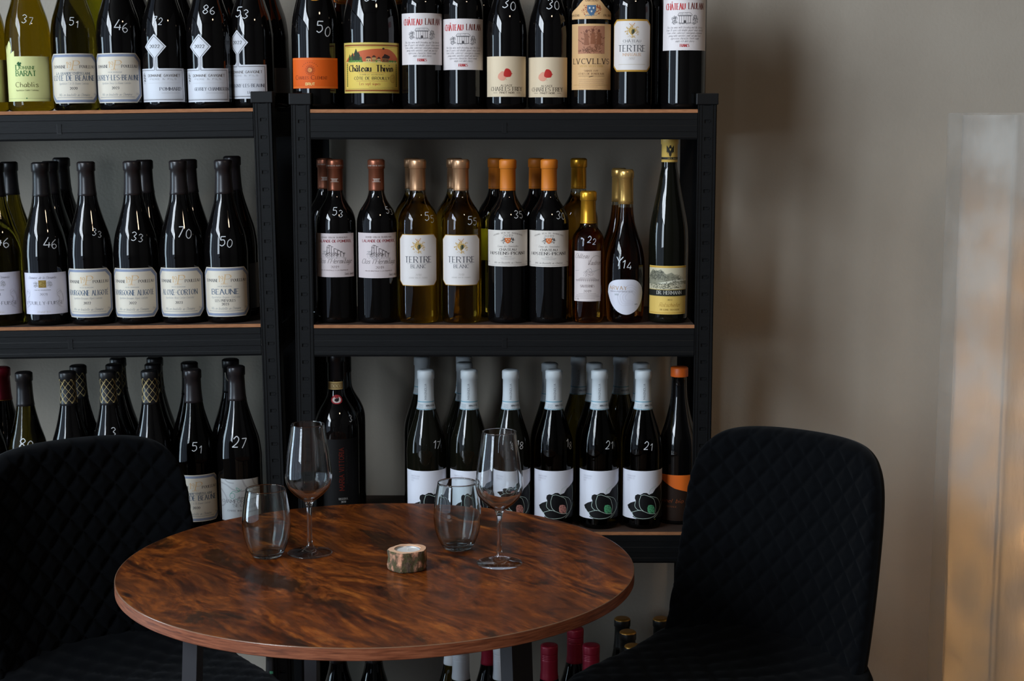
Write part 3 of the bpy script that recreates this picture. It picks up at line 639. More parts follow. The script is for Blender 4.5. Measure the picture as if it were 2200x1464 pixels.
def foil_mesh(kind, style):
    key = ('f', kind, style)
    if key in MESHES: return MESHES[key]
    prof, zc, _ = SHAPES[kind]; col, rough, metal = FOILS[style]
    z_top = prof[-1][1]; rf = radius_fn(kind)
    e = .0005
    if style == 'orange_cap':
        p = [(.0165, z_top-.017), (.0168, z_top-.016), (.0168, z_top-.001), (.0155, z_top+.001), (0, z_top+.001)]
    else:
        p = [(rf(zc)+.0001, zc), (rf(zc)+e, zc+.0003)]+[(r+e, z) for r, z in prof if z > zc+.001]
        rl = p[-1][0]
        p = p[:-1]+[(rl, z_top+e), (rl*.6, z_top+e*.4), (0, z_top+e*.4)]
        if style in ('red_long', 'white_long'):     # screw cap: two knurl grooves
            g = lambda z, d=0: max(.0168-d, rf(z)+.0006)
            p = [(rf(zc)+.0002, zc-.004), (g(zc), zc-.003)]+[(g(zc+(z_top-.030-zc)*k/5), zc+(z_top-.030-zc)*k/5) for k in range(6)]
            for k in range(4): zz = z_top-.027+.0032*k; p += [(.0168, zz), (.01645, zz+.0006), (.01645, zz+.0012), (.0168, zz+.0018)]
            p += [(.0170, z_top-.013), (.0171, z_top-.002), (.0163, z_top+.0008), (.0100, z_top+.0010), (0, z_top+.0010)]
    V, F = lathe_data(p, 48)
    m = pmat('foil_'+style, lin(col), rough, metal)
    me = bpy.data.meshes.new('foil'); me.from_pydata(V, [], F); me.update(); me.materials.append(m)
    me.polygons.foreach_set('use_smooth', [True]*len(me.polygons))
    if style == 'gold_top':
        me.materials.append(pmat('gold_disc', lin((206,150,70)), .35, .7))
        for f in me.polygons:
            if min(V[i][2] for i in f.vertices) > z_top-.0045: f.material_index = 1
    MESHES[key] = me; return me
FOILS = {  # colour, roughness, metallic
 'black': ((22,20,22), .34, 0), 'brown': ((38,33,34), .30, .1), 'copper': ((150,90,66), .34, .65), 'rose_gold': ((206,158,118), .34, .7), 'orange': ((208,118,28), .5, .05),
 'gold': ((226,164,48), .30, .75), 'pale_gold': ((206,164,92), .30, .75), 'yellow': ((226,188,96), .5, .1), 'pale_blue': ((196,204,208), .5, 0), 'red': ((150,18,44), .38, .2),
 'red_long': ((140,20,48), .4, .2), 'white_long': ((214,218,224), .45, 0), 'lattice': ((26,26,28), .36, 0), 'orange_cap': ((232,104,30), .45, 0), 'gold_top': ((30,28,26), .4, 0), 'sparkling_orange': ((214,92,30), .35, .5)}
def foil_art(style, kind):
    A = Art(); prof, zc, _ = SHAPES[kind]; H = (prof[-1][1]-zc)*1000
    if style == 'pale_blue':
        A.rect(-40, 40, 0.2, 1.6, (70,150,176), 0); A.rect(-40, 40, 14.5, 15.8, (70,150,176), 0)
        A.text('ABRUZZO DOC', 10, 6.5, 3.4, (90,96,104), w=18, serif=False, thin=.14, thick=.2); A.text('2021', 8, 3, 2.2, (110,116,122), w=12, serif=False)
        for k in range(6): A.ring(-12+3.4*(k % 3), 5+4*(k//3), 1.3, 1.4, .4, (140,156,166))
        A.text('MAGNOLIA', 2.5, 20, 4.2, (110,114,120), w=30, rot=pi/2, align='l', serif=False, thick=.12)
    elif style == 'lattice':
        g = (232,206,140)
        for k in range(-6, 7):
            for s_ in (-1, 1): A.line([(k*12.4+2+s_*(-18.6+37.2*j/8), 4+46*j/8) for j in range(9)], .5, g, 0)
    elif style == 'copper':
        for k in range(5): A.rect(-5+2.2*k, -3.8+2.2*k, 17, 22, (196,180,168), 0)
        A.rect(-7, 7, 21.4, 22.4, (196,180,168), .2); A.rect(-8, 8, 16, 16.8, (196,180,168), .2)
        A.text('GRAND VIN DE BORDEAUX', 0, H-13, 2.6, (196,180,168), w=34, serif=False)
        A.rect(-40, 40, H-16.4, H-15.8, (120,60,40), 0)
    elif style in ('rose_gold', 'gold', 'pale_gold', 'orange'):
        A.rect(-46, 46, 3.2, 3.7, (120,86,50), 0); A.rect(-46, 46, H-17.5, H-17, (120,86,50), 0)
    elif style == 'yellow':
        A.rect(-46, 46, 4.5, 9, (34,30,24), 0); A.text('DER NAME', 8, 5.6, 2, (190,170,110), w=20, serif=False); A.rect(-46, 46, 3, 3.6, (196,150,60), 0)
        K = (44,40,28)      # heraldic bird with spread wings
        A.fill([(-1,26),(1,31),(3,31),(5,26),(9,31),(9,17),(7,19),(7,15),(5,18),(4,12),(2,9),(0,12),(-1,18),(-3,15),(-3,19),(-5,17),(-5,31)], K, 0); A.fill([(0,25),(4,25),(2,20)], (214,180,90), .5)
    elif style == 'sparkling_orange':
        A.ell(0, 12, 17, 16, (222,150,50), 0); A.ell(0, 12, 15, 14, (36,26,22), .6); A.text('C', 0, 8, 9, (222,170,80), w=9, layer=2); A.ring(0, 12, 12, 11, .5, (222,150,50), 1)
        for k in range(9): a = radians(210+15*k); A.ell(13.4*cos(a), 12+12.6*sin(a), .6, .7, (222,150,50), 2, 8)
    elif style == 'red': A.rect(-46, 46, 0, 1.4, (210,150,60), 0)
    return A
RNG = random.Random(7)
LEAN = radians(.8)
SHELF_Z = {'top': 1.4538, 'mid': 1.0568, 'low': .6612, 'bottom': .118}
LEFT_PIVOT_X = at(300, 700, 2.92).x
def shelf_z(shelf, x, left):
    z = SHELF_Z[shelf]
    if left: z += {'top': -.0005, 'mid': -.001}.get(shelf, 0)+(x-LEFT_PIVOT_X)*math.tan(LEAN)
    return z
def bottle(kind, px, shelf, Y, label, glass='black', foil='black', art=None, chalk=None, neck=False, pyr=None, group=None, extra=None):
    """art = (design, y_top, y_bottom, turn in degrees from the camera); chalk = (text, px, py, height mm)"""
    pyr = pyr or {'top': 160, 'mid': 600, 'low': 1000, 'bottom': 1420}[shelf]
    x = at(px, pyr, Y).x; left = px < 615
    z = shelf_z(shelf, x, left)
    face = atan2(-x, Y)
    group = 'wine bottles on the %s shelf of the %s rack' % ({'low': 'lower', 'mid': 'middle'}.get(shelf, shelf), 'left' if left else 'right')
    for n_, w_ in (('37','thirty-seven'),('51','fifty-one'),('46','forty-six'),('72','seventy-two'),('86','eighty-six'),('53','fifty-three'),('50','fifty'),('33','thirty-three'),('70','seventy'),('22','twenty-two'),('80','eighty'),('27','twenty-seven'),('17','seventeen'),('18','eighteen'),('21','twenty-one')):
        label = label.replace(n_, w_)
    root = empty('wine_bottle', (x, Y, z), (0, -LEAN if left else 0, 0), label, 'bottle', group)
    gm = {'black': G_black, 'dark': G_dark, 'olive': G_olive, 'olive2': G_olive2, 'green': G_green, 'gold': G_gold, 'amber': G_amber, 'tawny': G_tawny}[glass]
    link('glass_body', bottle_mesh(kind, gm, neck), root)
    if foil:
        f = link('foil_capsule', foil_mesh(kind, foil), root)
        key = ('fa', kind, foil)
        if key not in MESHES:
            A = foil_art(foil, kind); MESHES[key] = wrap(A, radius_fn(kind, True), 'foil_print', SHAPES[kind][1]+.0003, .0001) if A.items else None
        if MESHES[key]:
            fp = link('printed_band', MESHES[key], f); fp.rotation_euler.z = face+radians(RNG.uniform(-8, 8))
    rf = radius_fn(kind); R = rf(.06)
    if art:
        d, y0, y1, turn = art
        z1 = at(px, y0, Y-R).z-z; z0 = at(px, y1, Y-R).z-z
        A0 = ART[d](); H = {'pommard':66,'gevrey':66,'savigny':66,'feast':124,'pebble':71,'leaf':80}.get(d) or max(p[1] for it in A0.items for p in it[0])
        k = (z1-z0)*1000/H
        key = ('l', d, kind, round(k, 2), round(z0, 3))
        if key not in MESHES:
            A0.items = [([(p[0], p[1]*k) for p in it[0]], it[1], it[2]) for it in A0.items]
            MESHES[key] = wrap(A0, rf, 'paper_label', z0)
        l = link('paper_label', MESHES[key], root); l.rotation_euler.z = face+radians(turn)
    for ck in ([chalk] if chalk else []):
        t, cx, cyy, hh = ck
        zz = at(cx, cyy, Y-R*.8).z-z-hh/2000; rr = rf(zz+hh/2000)
        off = (at(cx, cyy, Y-R*.7).x-at(px, cyy, Y-R*.7).x)/rr
        A = Art(); lo = 0
        for i, c in enumerate(t):
            A.add(text_polys(c, 0 + lo, RNG.uniform(-.12, .12)*hh-(i*.18*hh), hh*(1-.12*i), serif=False, thick=.085, thin=.085, shear=.16, step=2, align='l'), (1,2,3), 0)
            lo += hh*.78 if c != '1' else hh*.5
        V = [(p[0]-lo/2, p[1]) for it in A.items for p in it[0]]
        A.items = [([(p[0]-lo/2, p[1]) for p in it[0]], 'white_marker', 0) for it in A.items]
        # the marks sit on the curved shoulder
        me = wrap(A, lambda q, rf=rf: rf(q), 'marker_number', zz, .0004)
        for v in me.vertices:
            r0 = rr; a = atan2(v.co.x, -v.co.y); rad = rf(v.co.z)+.0004
            a = a*rf(zz+.02)/rr if rr else a
            v.co.x = rad*sin(a); v.co.y = -rad*cos(a)
        c = link('price_mark', me, root); c.rotation_euler.z = face+asin(max(-.95, min(.95, off))); c['label'] = 'price %s handwritten in white marker' % t
    return root

def post_box(mb, x0, x1, y, z0, z1, side, slots=True):
    """angle post: front flange with punched slots, side flange running back"""
    t = .0022; w = x1-x0
    c0, c1 = x0+w*.36, x0+w*.66
    mb.box(x0, c0, y, y+t, z0, z1); mb.box(c1, x1, y, y+t, z0, z1)
    z = z0; pitch = .0318
    while z < z1:
        zt = min(z+pitch-.0062, z1); mb.box(c0, c1, y, y+t, z, zt)
        if zt < z1:
            mb.box(c0, c1, y+.0022, y+.003, zt, min(zt+.0062, z1)); mb.box(c1-.0022, c1+.0006, y-.0008, y+.001, zt+.002, min(zt+.0055, z1))
        z += pitch
    for rx in (x0+.0012, x0+.0065, x1-.0078, x1-.0024): mb.box(rx-.0009, rx+.0009, y-.0011, y, z0, z1)
    xs = x0 if side < 0 else x1-t
    mb.box(xs, xs+t, y, y+.038*(1 if y < 3.1 else -1), z0, z1)
def make_rack(px0, px1, lean, label):
    xa, xb = at(px0, 700, 2.92).x, at(px1, 700, 2.92).x
    cx = (xa+xb)/2 if lean == 0 else LEFT_PIVOT_X
    root = empty('shelving_rack', (cx, 2.92, 0), (0, -lean, 0), label, 'shelving')
    # the pivot of the lean is at shelf height, so shift the base accordingly
    root.location.x = cx+sin(lean)*1.056; x0, x1 = xa-cx, xb-cx
    if lean: x0, x1 = x0+.0, x1+.0
    yb = 3.22-2.92; ztop = 1.474; pw = .0345
    for (a, side) in ((x0, -1), (x1-pw, 1)):
        mb = MB(); post_box(mb, a, a+pw, 0, .004, ztop, side); p = mb.build('post', M_steel, root)
        c = MB(); c.box(a-.0035, a+pw+.0025, -.0035, .010, ztop-.012, ztop+.009); c.box(a-.0035, a+pw+.0025, .010, .04, ztop-.0, ztop+.009); c.build('post_cap', M_plastic, p, bevel=.0015)
        f = MB(); f.box(a-.002, a+pw+.002, -.003, .04, 0, .02); f.build('post_foot', M_plastic, p)
        mb = MB(); mb.box(a-(.022 if lean and side > 0 else 0), a+pw+(.016 if lean and side > 0 else 0), yb-.0022, yb, .004, ztop); xs = a if side < 0 else a+pw-.0022; mb.box(xs, xs+.0022, yb-.038, yb, .004, ztop); mb.build('post', M_steel, root)
    for key, z in SHELF_Z.items():
        z -= .0003 if not lean else .0013 if key == 'mid' else .0008
        zb = z-.0062; h = {'top': .0475, 'mid': .0525, 'low': .0535}.get(key, .053)
        prof = [(.0, zb), (.0025, zb), (.0025, zb-.012), (.0042, zb-.013), (.0042, zb-.022), (.0025, zb-.023), (.0025, zb-.034), (.0042, zb-.035), (.0042, zb-.042), (.0025, zb-.043), (.0025, zb-h+.003), (.006, zb-h), (.0, zb-h-.0006), (-.0016, zb-h+.003), (-.0016, zb-.0445), (-.0012, zb-.0435), (-.0012, zb-.0345), (-.0016, zb-.0335), (-.0016, zb-.0235), (-.0012, zb-.0225), (-.0012, zb-.0125), (-.0016, zb-.0115), (-.0016, zb-.001)]
        mb = MB(); mb.extrude_x(prof, x0+pw+.0008, x1-pw-.0008)
        xm = (x0+x1)/2                                    # punched tab in the middle of the beam
        mb.box(xm-.004, xm+.005, -.0022, -.0015, zb-.0365, zb-.0345, 1); mb.box(xm-.004, xm-.0022, -.0024, -.0015, zb-.0365, zb-.0175, 1)
        mb.box(xm-.0022, xm+.005, -.0024, -.0016, zb-.0345, zb-.0175, 0)
        mb.build('front_beam', [M_steel, M_plastic], root)
        mb = MB(); mb.box(x0+pw, x1-pw, yb-.004, yb-.002, zb-h, zb); mb.build('rear_beam', M_steel, root)
        for sx in (x0+.0026, x1-.0050):
            mb = MB(); mb.box(sx, sx+.0022, .04, yb-.04, zb-h, zb); mb.build('side_beam', M_steel, root)
        mb = MB(); mb.box(x0+pw*.95+.002, x1-pw*.95-.002, .0005, yb-.003, zb+.0003, z+.0003); mb.M = [1, 1, 0, 1, 1, 1]; mb.build('shelf_board', [M_board, M_board_top], root)
    return root
# ================================================================== THE ROOM
def struct(name, mb, mat, **k):
    o = mb.build(name, mat, **k); o['kind'] = 'structure'; return o
XR, YB, YF, ZC = 2.5, 3.27, -2.6, 3.55
mb = MB(); mb.box(WX-.15, XR+.1, YF-.1, YB+.1, -.1, 0); struct('floor', mb, M_floor)
mb = MB(); mb.box(WX-.15, XR+.1, YF-.1, YB+.1, ZC, ZC+.1); struct('ceiling', mb, M_dim)
mb = MB(); mb.box(WX-.15, XR+.1, YB, YB+.1, 0, ZC); struct('wall_back', mb, M_wall)
mb = MB(); mb.box(XR, XR+.1, YF, YB, 0, ZC); struct('wall_right', mb, M_dim)
mb = MB(); mb.box(WX-.15, XR+.1, YF-.1, YF, 0, ZC); struct('wall_front', mb, M_dim)
W0, W1, WZ0, WZ1 = -1.95, 3.0, .35, 3.36
mb = MB(); mb.box(WX-.15, WX, YF, W0, 0, ZC); mb.box(WX-.15, WX, W1, YB, 0, ZC); mb.box(WX-.15, WX, W0, W1, 0, WZ0); mb.box(WX-.15, WX, W0, W1, WZ1, ZC); struct('wall_left', mb, M_wall)
mb = MB()
for y in (W0, -.06, .55, 1.3, 2.1, W1-.05): mb.box(WX-.06, WX-.01, y, y+.05, WZ0, WZ1)
for z in (WZ0, 2.35, WZ1-.05): mb.box(WX-.06, WX-.01, W0, W1, z, z+.04)
wf = struct('window_1', mb, pmat('dark_window_frame', lin((40,42,44)), .5))
mb = MB(); mb.box(WX-.045, WX-.040, W0, W1, WZ0, WZ1); mb.build('glass_pane', M_pane, wf)
for (y, s) in ((YB-.012, 'back'),):
    mb = MB(); mb.box(WX, XR, y, YB, 0, .08); struct('baseboard_'+s, mb, M_ceil)

# ================================================================== SHELVING
make_rack(-302, 600, LEAN, 'black metal shelving rack behind the left chair, cut off by the frame')
make_rack(634, 1532, 0.0, 'black metal shelving rack standing next to the bare wall, behind the round table')

# ================================================================== BOTTLES
Y1, Y2, Y3 = 2.972, 3.058, 3.143
B = bottle
g = 'wine bottles on the shelves'
# top shelf, left rack
B('burgundy', -31, 'top', Y1, 'olive bottle cut off at the left edge of the top shelf', 'olive', 'brown', ('plain_leaf', 128, 220, 0))
B('burgundy', 65, 'top', Y1, 'olive bottle priced 37 with a pale yellow-green label and leaf', 'olive', 'brown', ('leaf', 121, 218, -6), ('37', 68, 40, 15))
B('burgundy', 163, 'top', Y1, 'dark bottle priced 51 on the top shelf, next to the leaf-label bottle', 'olive2', 'brown', ('cote', 115, 222, -6), ('51', 166, 47, 14))
B('burgundy', 260, 'top', Y1, 'dark bottle priced 46 on the top shelf with a cream blue-bordered label', 'black', 'brown', ('chorey', 114, 221, -14), ('46', 268, 54, 19))
B('burgundy', 357, 'top', Y1, 'dark bottle priced 72 with a white label rising to a diamond', 'black', 'brown', ('pommard', 147, 219, -26), ('72', 346, 42, 14))
B('burgundy', 453, 'top', Y1, 'dark bottle priced 86 with a white label rising to a diamond', 'black', 'brown', ('gevrey', 147, 219, -26), ('86', 457, 18, 16))
B('burgundy', 543, 'top', Y1+.024, 'dark bottle priced 53 with a diamond label, beside the left rack post', 'black', 'brown', ('savigny', 139, 212, -38), ('53', 528, 23, 18))
for px, gl, d in ((205, 'green', 'yellow-green bottle showing behind the bottles priced 51 and 46 on the top shelf'), (292, 'black', 'dark bottle behind those priced 46 and 72 on the top shelf'),
                  (384, 'black', 'dark bottle behind those priced 72 and 86 on the top shelf'), (480, 'black', 'dark bottle behind those priced 86 and 53 on the top shelf'),
                  (575, 'black', 'dark bottle showing behind the bottle priced 53, at the end of the left top shelf')):
    B('burgundy_wide', px, 'top', Y2+.01, d, gl, 'black', ('plain_dark', 146, 200, 42) if px == 575 else None)
# top shelf, right rack
B('sparkling', 679, 'top', Y1+.006, 'sparkling wine bottle priced 50 with an orange label', 'black', 'sparkling_orange', ('sun', 124, 190, -4), ('50', 699, 60, 20))
B('magnum', 799, 'top', Y1+.012, 'wide magnum bottle with a yellow label showing a red hill', 'black', 'black', ('hill', 91, 200, 0), ('34', 800, -8, 16))
B('bordeaux', 907, 'top', Y1, 'red-titled villa label bottle next to the yellow-labelled magnum', 'black', 'black', ('villa', 28, 139, 0))
B('bordeaux', 995, 'top', Y1+.004, 'red-titled villa label bottle next to the cream labels with red blots', 'black', 'black', ('villa', 40, 150, 0))
B('burgundy_slim', 1088, 'top', Y1, 'bottle with red blots on a cream label, beside a white villa label', 'black', 'brown', ('blobs', 121, 208, 0), ('30', 1096, 8, 18))
B('burgundy_slim', 1178, 'top', Y1+.002, 'bottle with red blots on a cream label, beside the tan label', 'black', 'brown', ('blobs', 123, 209, -4), ('30', 1190, 8, 18))
B('bordeaux', 1270, 'top', Y1, 'bottle with a tall tan label and a second crested label above it', 'black', 'black', ('feast', 51, 193, 0))
B('bordeaux', 1357, 'top', Y1, 'bottle with a white gold-edged label on the top shelf', 'black', 'black', ('octagon_margaux', 41, 154, 0))
B('bordeaux_wide', 1468, 'top', Y1-.004, 'red-titled villa label bottle at the right end of the top shelf', 'black', 'black', ('villa', -6, 108, 2))
B('sparkling', 742, 'top', Y2+.014, 'orange-necked bottle behind, between the orange label and the magnum', 'black', 'sparkling_orange')
B('sparkling', 850, 'top', Y2+.014, 'orange-necked bottle behind the magnum and the villa label beside it', 'black', 'sparkling_orange')
for px, d in ((943, 'dark bottle in the second row, behind two villa label bottles'), (1033, 'dark bottle in the second row, between a villa label and a blot label'), (1222, 'dark bottle behind, left of the tan label bottle'),
              (1313, 'dark bottle behind, between the tan label and the gold-edged label'), (1410, 'dark bottle behind, between the gold-edged label and the last villa label')):
    B('bordeaux', px, 'top', Y2, d, 'black', 'black')
# middle shelf, left rack
B('burgundy', 4, 'mid', Y1, 'amber bottle priced 46 at the left edge, lilac-white label with cherubs', 'olive2', 'black', ('cherubs', 586, 677, -8), ('46', 12, 515, 20))
B('burgundy', 101, 'mid', Y1, 'black bottle priced 46 with a lilac-white label and gold square', 'black', 'black', ('cherubs', 587, 676, -4), ('46', 115, 519, 19))
B('burgundy', 198, 'mid', Y1, 'bottle with a small 33, next to the lilac-white label', 'black', 'brown', ('aligote', 578, 683, -14), ('33', 215, 500, 13))
B('burgundy', 296, 'mid', Y1, 'bottle priced 33 next to the one priced 70', 'black', 'brown', ('aligote', 577, 683, -14), ('33', 302, 508, 16))
B('burgundy', 394, 'mid', Y1, 'dark bottle priced 70 with a cream blue-bordered label', 'black', 'brown', ('corton', 576, 682, -12), ('70', 404, 498, 19))
B('burgundy', 490, 'mid', Y1, 'dark bottle priced 50 with a blue-bordered label, middle shelf beside the post', 'black', 'brown', ('beaune', 575, 681, -8), ('50', 492, 516, 17))
B('burgundy', 34, 'mid', Y2, 'olive bottle behind, between the two lilac-white labels', 'olive2', 'black')
B('burgundy', 122, 'mid', Y2, 'dark bottle directly behind the black bottle with the gold square label', 'black', 'black')
B('burgundy_wide', 146, 'mid', Y3+.004, 'taller dark bottle at the back, left of the small 33', 'black', 'black')
B('burgundy', 322, 'mid', Y2, 'dark bottle behind the bottle priced 33 that stands next to the 70', 'black', 'brown')
B('burgundy', 416, 'mid', Y2, 'dark bottle behind the bottle priced 70', 'black', 'brown')
B('burgundy_wide', 509, 'mid', Y2, 'dark bottle behind the middle-shelf bottle priced 50, its label in shadow', 'black', 'brown', ('plain_dark', 568, 665, 50))
# middle shelf, right rack
B('bordeaux', 723, 'mid', Y1, 'bottle priced 53 with a ruin drawing on its label, touching the rack post', 'black', 'copper', ('ruin', 502, 596, -9), ('53', 729, 455, 14), pyr=600)
B('bordeaux', 702, 'mid', Y2, 'dark bottle behind the ruin label bottle that touches the post', 'black', 'copper')
B('bordeaux', 811, 'mid', Y1, 'copper-capped bottle with ruin drawing, next to the golden wines', 'black', 'copper', ('ruin', 501, 598, 2), ('53', 838, 452, 12))
B('bordeaux', 899, 'mid', Y1, 'golden wine bottle with white octagonal label, next to a ruin drawing label', 'gold', 'rose_gold', ('octagon', 504, 615, 0), ('55', 925, 466, 15), neck=True)
B('bordeaux', 991, 'mid', Y1, 'golden wine bottle with white octagonal label, next to the orange-capped bottles', 'gold', 'rose_gold', ('octagon', 505, 614, 0), ('55', 1017, 474, 15), neck=True)
B('bordeaux', 1091, 'mid', Y1, 'orange-capped bottle with shield label, beside a golden wine', 'black', 'orange', ('orange_shield', 495, 573, 0), ('35', 1115, 460, 14))
B('bordeaux', 1179, 'mid', Y1+.002, 'orange-capped bottle with shield label, beside the small amber bottle', 'black', 'orange', ('orange_shield', 496, 574, 0), ('30', 1205, 462, 14))
B('half', 1263, 'mid', Y1-.004, 'small amber half bottle priced 22 with a narrow white label', 'amber', 'gold', ('narrow', 540, 648, -2), ('22', 1272, 514, 12), neck=True)
B('tokaj', 1343, 'mid', Y1, 'long-necked brown bottle with a rounded pebble-shaped white label', 'tawny', 'pale_gold', ('pebble', 601, 677, 0), ('Y14', 1341, 563, 17), neck=True)
B('hock', 1435, 'mid', Y1, 'tall slim green bottle with a yellow foil and a landscape label', 'dark', 'yellow', ('valley', 572, 676, -2))
B('bordeaux', 888, 'mid', Y2, 'gold-capped bottle behind the golden wine next to a ruin label', 'gold', 'rose_gold', neck=True)
B('bordeaux', 978, 'mid', Y2, 'gold-capped bottle behind the golden wine next to the orange caps', 'gold', 'rose_gold', neck=True)
B('bordeaux', 1066, 'mid', Y2, 'orange-capped bottle behind, between a golden wine and a shield label', 'black', 'orange', ('moss', 492, 560, -40))
B('bordeaux', 1152, 'mid', Y2, 'orange-capped bottle behind, between the two shield labels', 'black', 'orange')
B('bordeaux', 1242, 'mid', Y2, 'full-size amber bottle with gold cap behind the small half bottle', 'amber', 'gold', ('plain', 520, 600, 165), neck=True)
B('tokaj', 1328, 'mid', Y2, 'long-necked brown bottle behind the one with the pebble label', 'tawny', 'pale_gold', neck=True)
# lower shelf, left rack
LS = dict(pyr=840)
B('burgundy_slim', 57, 'low', Y1, 'dark bottle priced 80 rising behind the left chair', 'olive2', 'black', None, ('80', 56, 953, 19), **LS)
B('burgundy_slim', 151, 'low', Y1, 'gold-latticed black cap bottle, next to the one priced 80', 'black', 'lattice', **LS)
B('burgundy_slim', 237, 'low', Y1, 'gold-latticed black cap bottle, middle of the three front ones', 'black', 'lattice', None, ('3', 244, 930, 16), **LS)
B('burgundy_slim', 327, 'low', Y1, 'gold-latticed black cap bottle, closest to the bottle priced 51', 'black', 'lattice', **LS)
B('burgundy', 419, 'low', Y1, 'dark bottle priced 51 beside the left chair, blue-bordered cream label', 'olive2', 'brown', ('cote', 1022, 1122, -4), ('51', 423, 961, 16), **LS)
B('burgundy_wide', 513, 'low', Y1, 'bottle priced 27 with a swirl label, behind the tumbler', 'black', 'brown', ('swirl', 1030, 1120, -3), ('27', 517, 948, 20), **LS)
B('burgundy', -34, 'low', Y1, 'dark bottle cut off at the left edge of the lower shelf', 'black', 'black', **LS)
B('burgundy_slim', 10, 'low', Y2-.02, 'bottle with a dark red foil at the left edge of the lower shelf', 'black', 'red', **LS)
B('burgundy_slim', 174, 'low', Y2-.008, 'latticed-cap bottle behind, to the right of the first latticed front bottle', 'black', 'lattice', **LS)
B('burgundy_slim', 251, 'low', Y2, 'latticed-cap bottle behind the middle latticed front bottle', 'black', 'lattice', **LS)
B('burgundy_slim', 260, 'low', Y3, 'rearmost latticed-cap bottle behind the middle latticed pair', 'black', 'lattice', **LS)
B('burgundy_slim', 335, 'low', Y2, 'latticed-cap bottle behind the latticed bottle nearest to the 51', 'black', 'lattice', **LS)
B('burgundy_slim', 339, 'low', Y3, 'rearmost latticed-cap bottle, against the wall near the bottle priced 51', 'black', 'lattice', **LS)
B('burgundy', 413, 'low', Y2+.006, 'dark bottle behind the one priced 51 on the lower shelf', 'black', 'black', **LS)
B_swan = B('burgundy_wide', 501, 'low', Y2+.006, 'dark bottle with a pale swirl on its cap, behind the one priced 27', 'black', 'black', **LS)
def deco(root, k, name, art, px, py, Y, label=None, lift=.0008):
    z = at(px, py, Y-.016).z-root.location.z; o = link(name, wrap(art, radius_fn(k, True), name, z, lift), root)
    o.rotation_euler.z = atan2(-root.location.x, root.location.y)+asin(max(-.9, min(.9, (at(px, py, Y-.012).x-root.location.x)/radius_fn(k)(z))))
    if label: o['label'] = label
    return o
A_ = Art(); A_.line([(-5,18),(-3,8),(2,2),(7,3),(8,9),(4,12)], 2.0, (206,196,176), 0, smooth=True); A_.line([(4,12),(7,14),(9,18)], 1.6, (206,196,176), 0, smooth=True)
deco(B_swan, 'burgundy_wide', 'foil_emblem', A_, 490, 822, Y2, 'pale curled bird emblem')
# lower shelf, right rack
ch = B('chianti', 722, 'low', Y1+.002, 'black bottle with vertical red lettering and a rooster neck seal', 'black', 'black', ('vertical', 945, 1100, 12), ('3', 752, 900, 12), **LS)
A_ = Art(); A_.rect(-17, 15, 0, 15, (196,170,110)); A_.rect(-16, 14, 2, 13, (150,126,80), 1); A_.text('DOCG', 2, 4, 6, (216,196,150), w=20, layer=2)
deco(ch, 'chianti', 'neck_band', A_, 719, 838, Y1, 'gold printed strip on the neck')
A_ = Art(); A_.ell(0, 8, 8.5, 8.5, (160,40,46), 0); A_.ell(0, 8, 6.6, 6.6, (222,206,200), 1); A_.ell(0, 7, 3, 3.4, (24,20,20), 2); A_.fill([(-1,8),(2,13),(4,11),(3,7)], (24,20,20), 2); A_.fill([(-2,7),(-5,11),(-3,5)], (24,20,20), 2)
deco(ch, 'chianti', 'rooster_seal', A_, 722, 867, Y1, 'round red and white seal with a rooster', .0012)
B('chianti', 738, 'low', Y2+.006, 'black bottle behind the one with vertical red lettering', 'black', 'black', **LS)
for px, d, c, l in ((915, 'priced 17 with a black flower label, farthest from the orange-capped bottle', '17', 'flower_pink'), (1008, 'with a black flower label, behind the rim of the tumbler beside the candle', None, 'flower_pink'),
                  (1097, 'with a black flower label seen through the wine glass', '18', 'flower_pink'), (1190, 'priced 18 with a pink-centred flower label', '18', 'flower_pink'),
                  (1288, 'priced 21 with a green-centred flower label, beside the pink-centred one', '21', 'flower_green'), (1382, 'priced 21 with a green-centred flower label, beside the orange-capped bottle', '21', 'flower_green')):
    gl = 'dark' if px < 1150 else 'olive2'
    cpx = {915: 939, 1008: None, 1097: 1118, 1190: 1224, 1288: 1311, 1382: 1395}[px]
    B('magnolia', px, 'low', Y1, 'pale-capped bottle '+d, gl, 'pale_blue', (l, 1013, 1116, 0), (c, cpx, 955, 15) if c else None, pyr=840)
for px, Y, d in ((907, Y3, 'behind the bottle priced 17'), (998, Y2+.005, 'directly behind the flower label beside the one priced 17'), (997, Y3+.007, 'rearmost, against the wall behind the flower label next to the 17'),
              (1181, Y2, 'behind the pink-centred flower label'), (1277, Y2, 'behind the green-centred flower label next to the pink one'), (1377, Y2, 'behind the green-centred flower label next to the orange cap')):
    B('magnolia', px, 'low', Y, 'pale-capped bottle '+d, 'olive2' if px > 1100 else 'dark', 'pale_blue', None, pyr=840)
B('magnolia', 1243, 'low', Y3, 'shaded pale-capped bottle at the back, between the pink and green flower bottles', 'olive2', 'pale_blue', **LS)
B('magnolia', 1334, 'low', Y3, 'shaded pale-capped bottle at the back, between the two green flower bottles', 'olive2', 'pale_blue', **LS)
B('burgundy_slim', 1459, 'low', Y1+.035, 'orange-topped bottle with an orange and black label beside the right chair', 'black', 'orange_cap', ('orange_wine', 1022, 1120, 0), **LS)
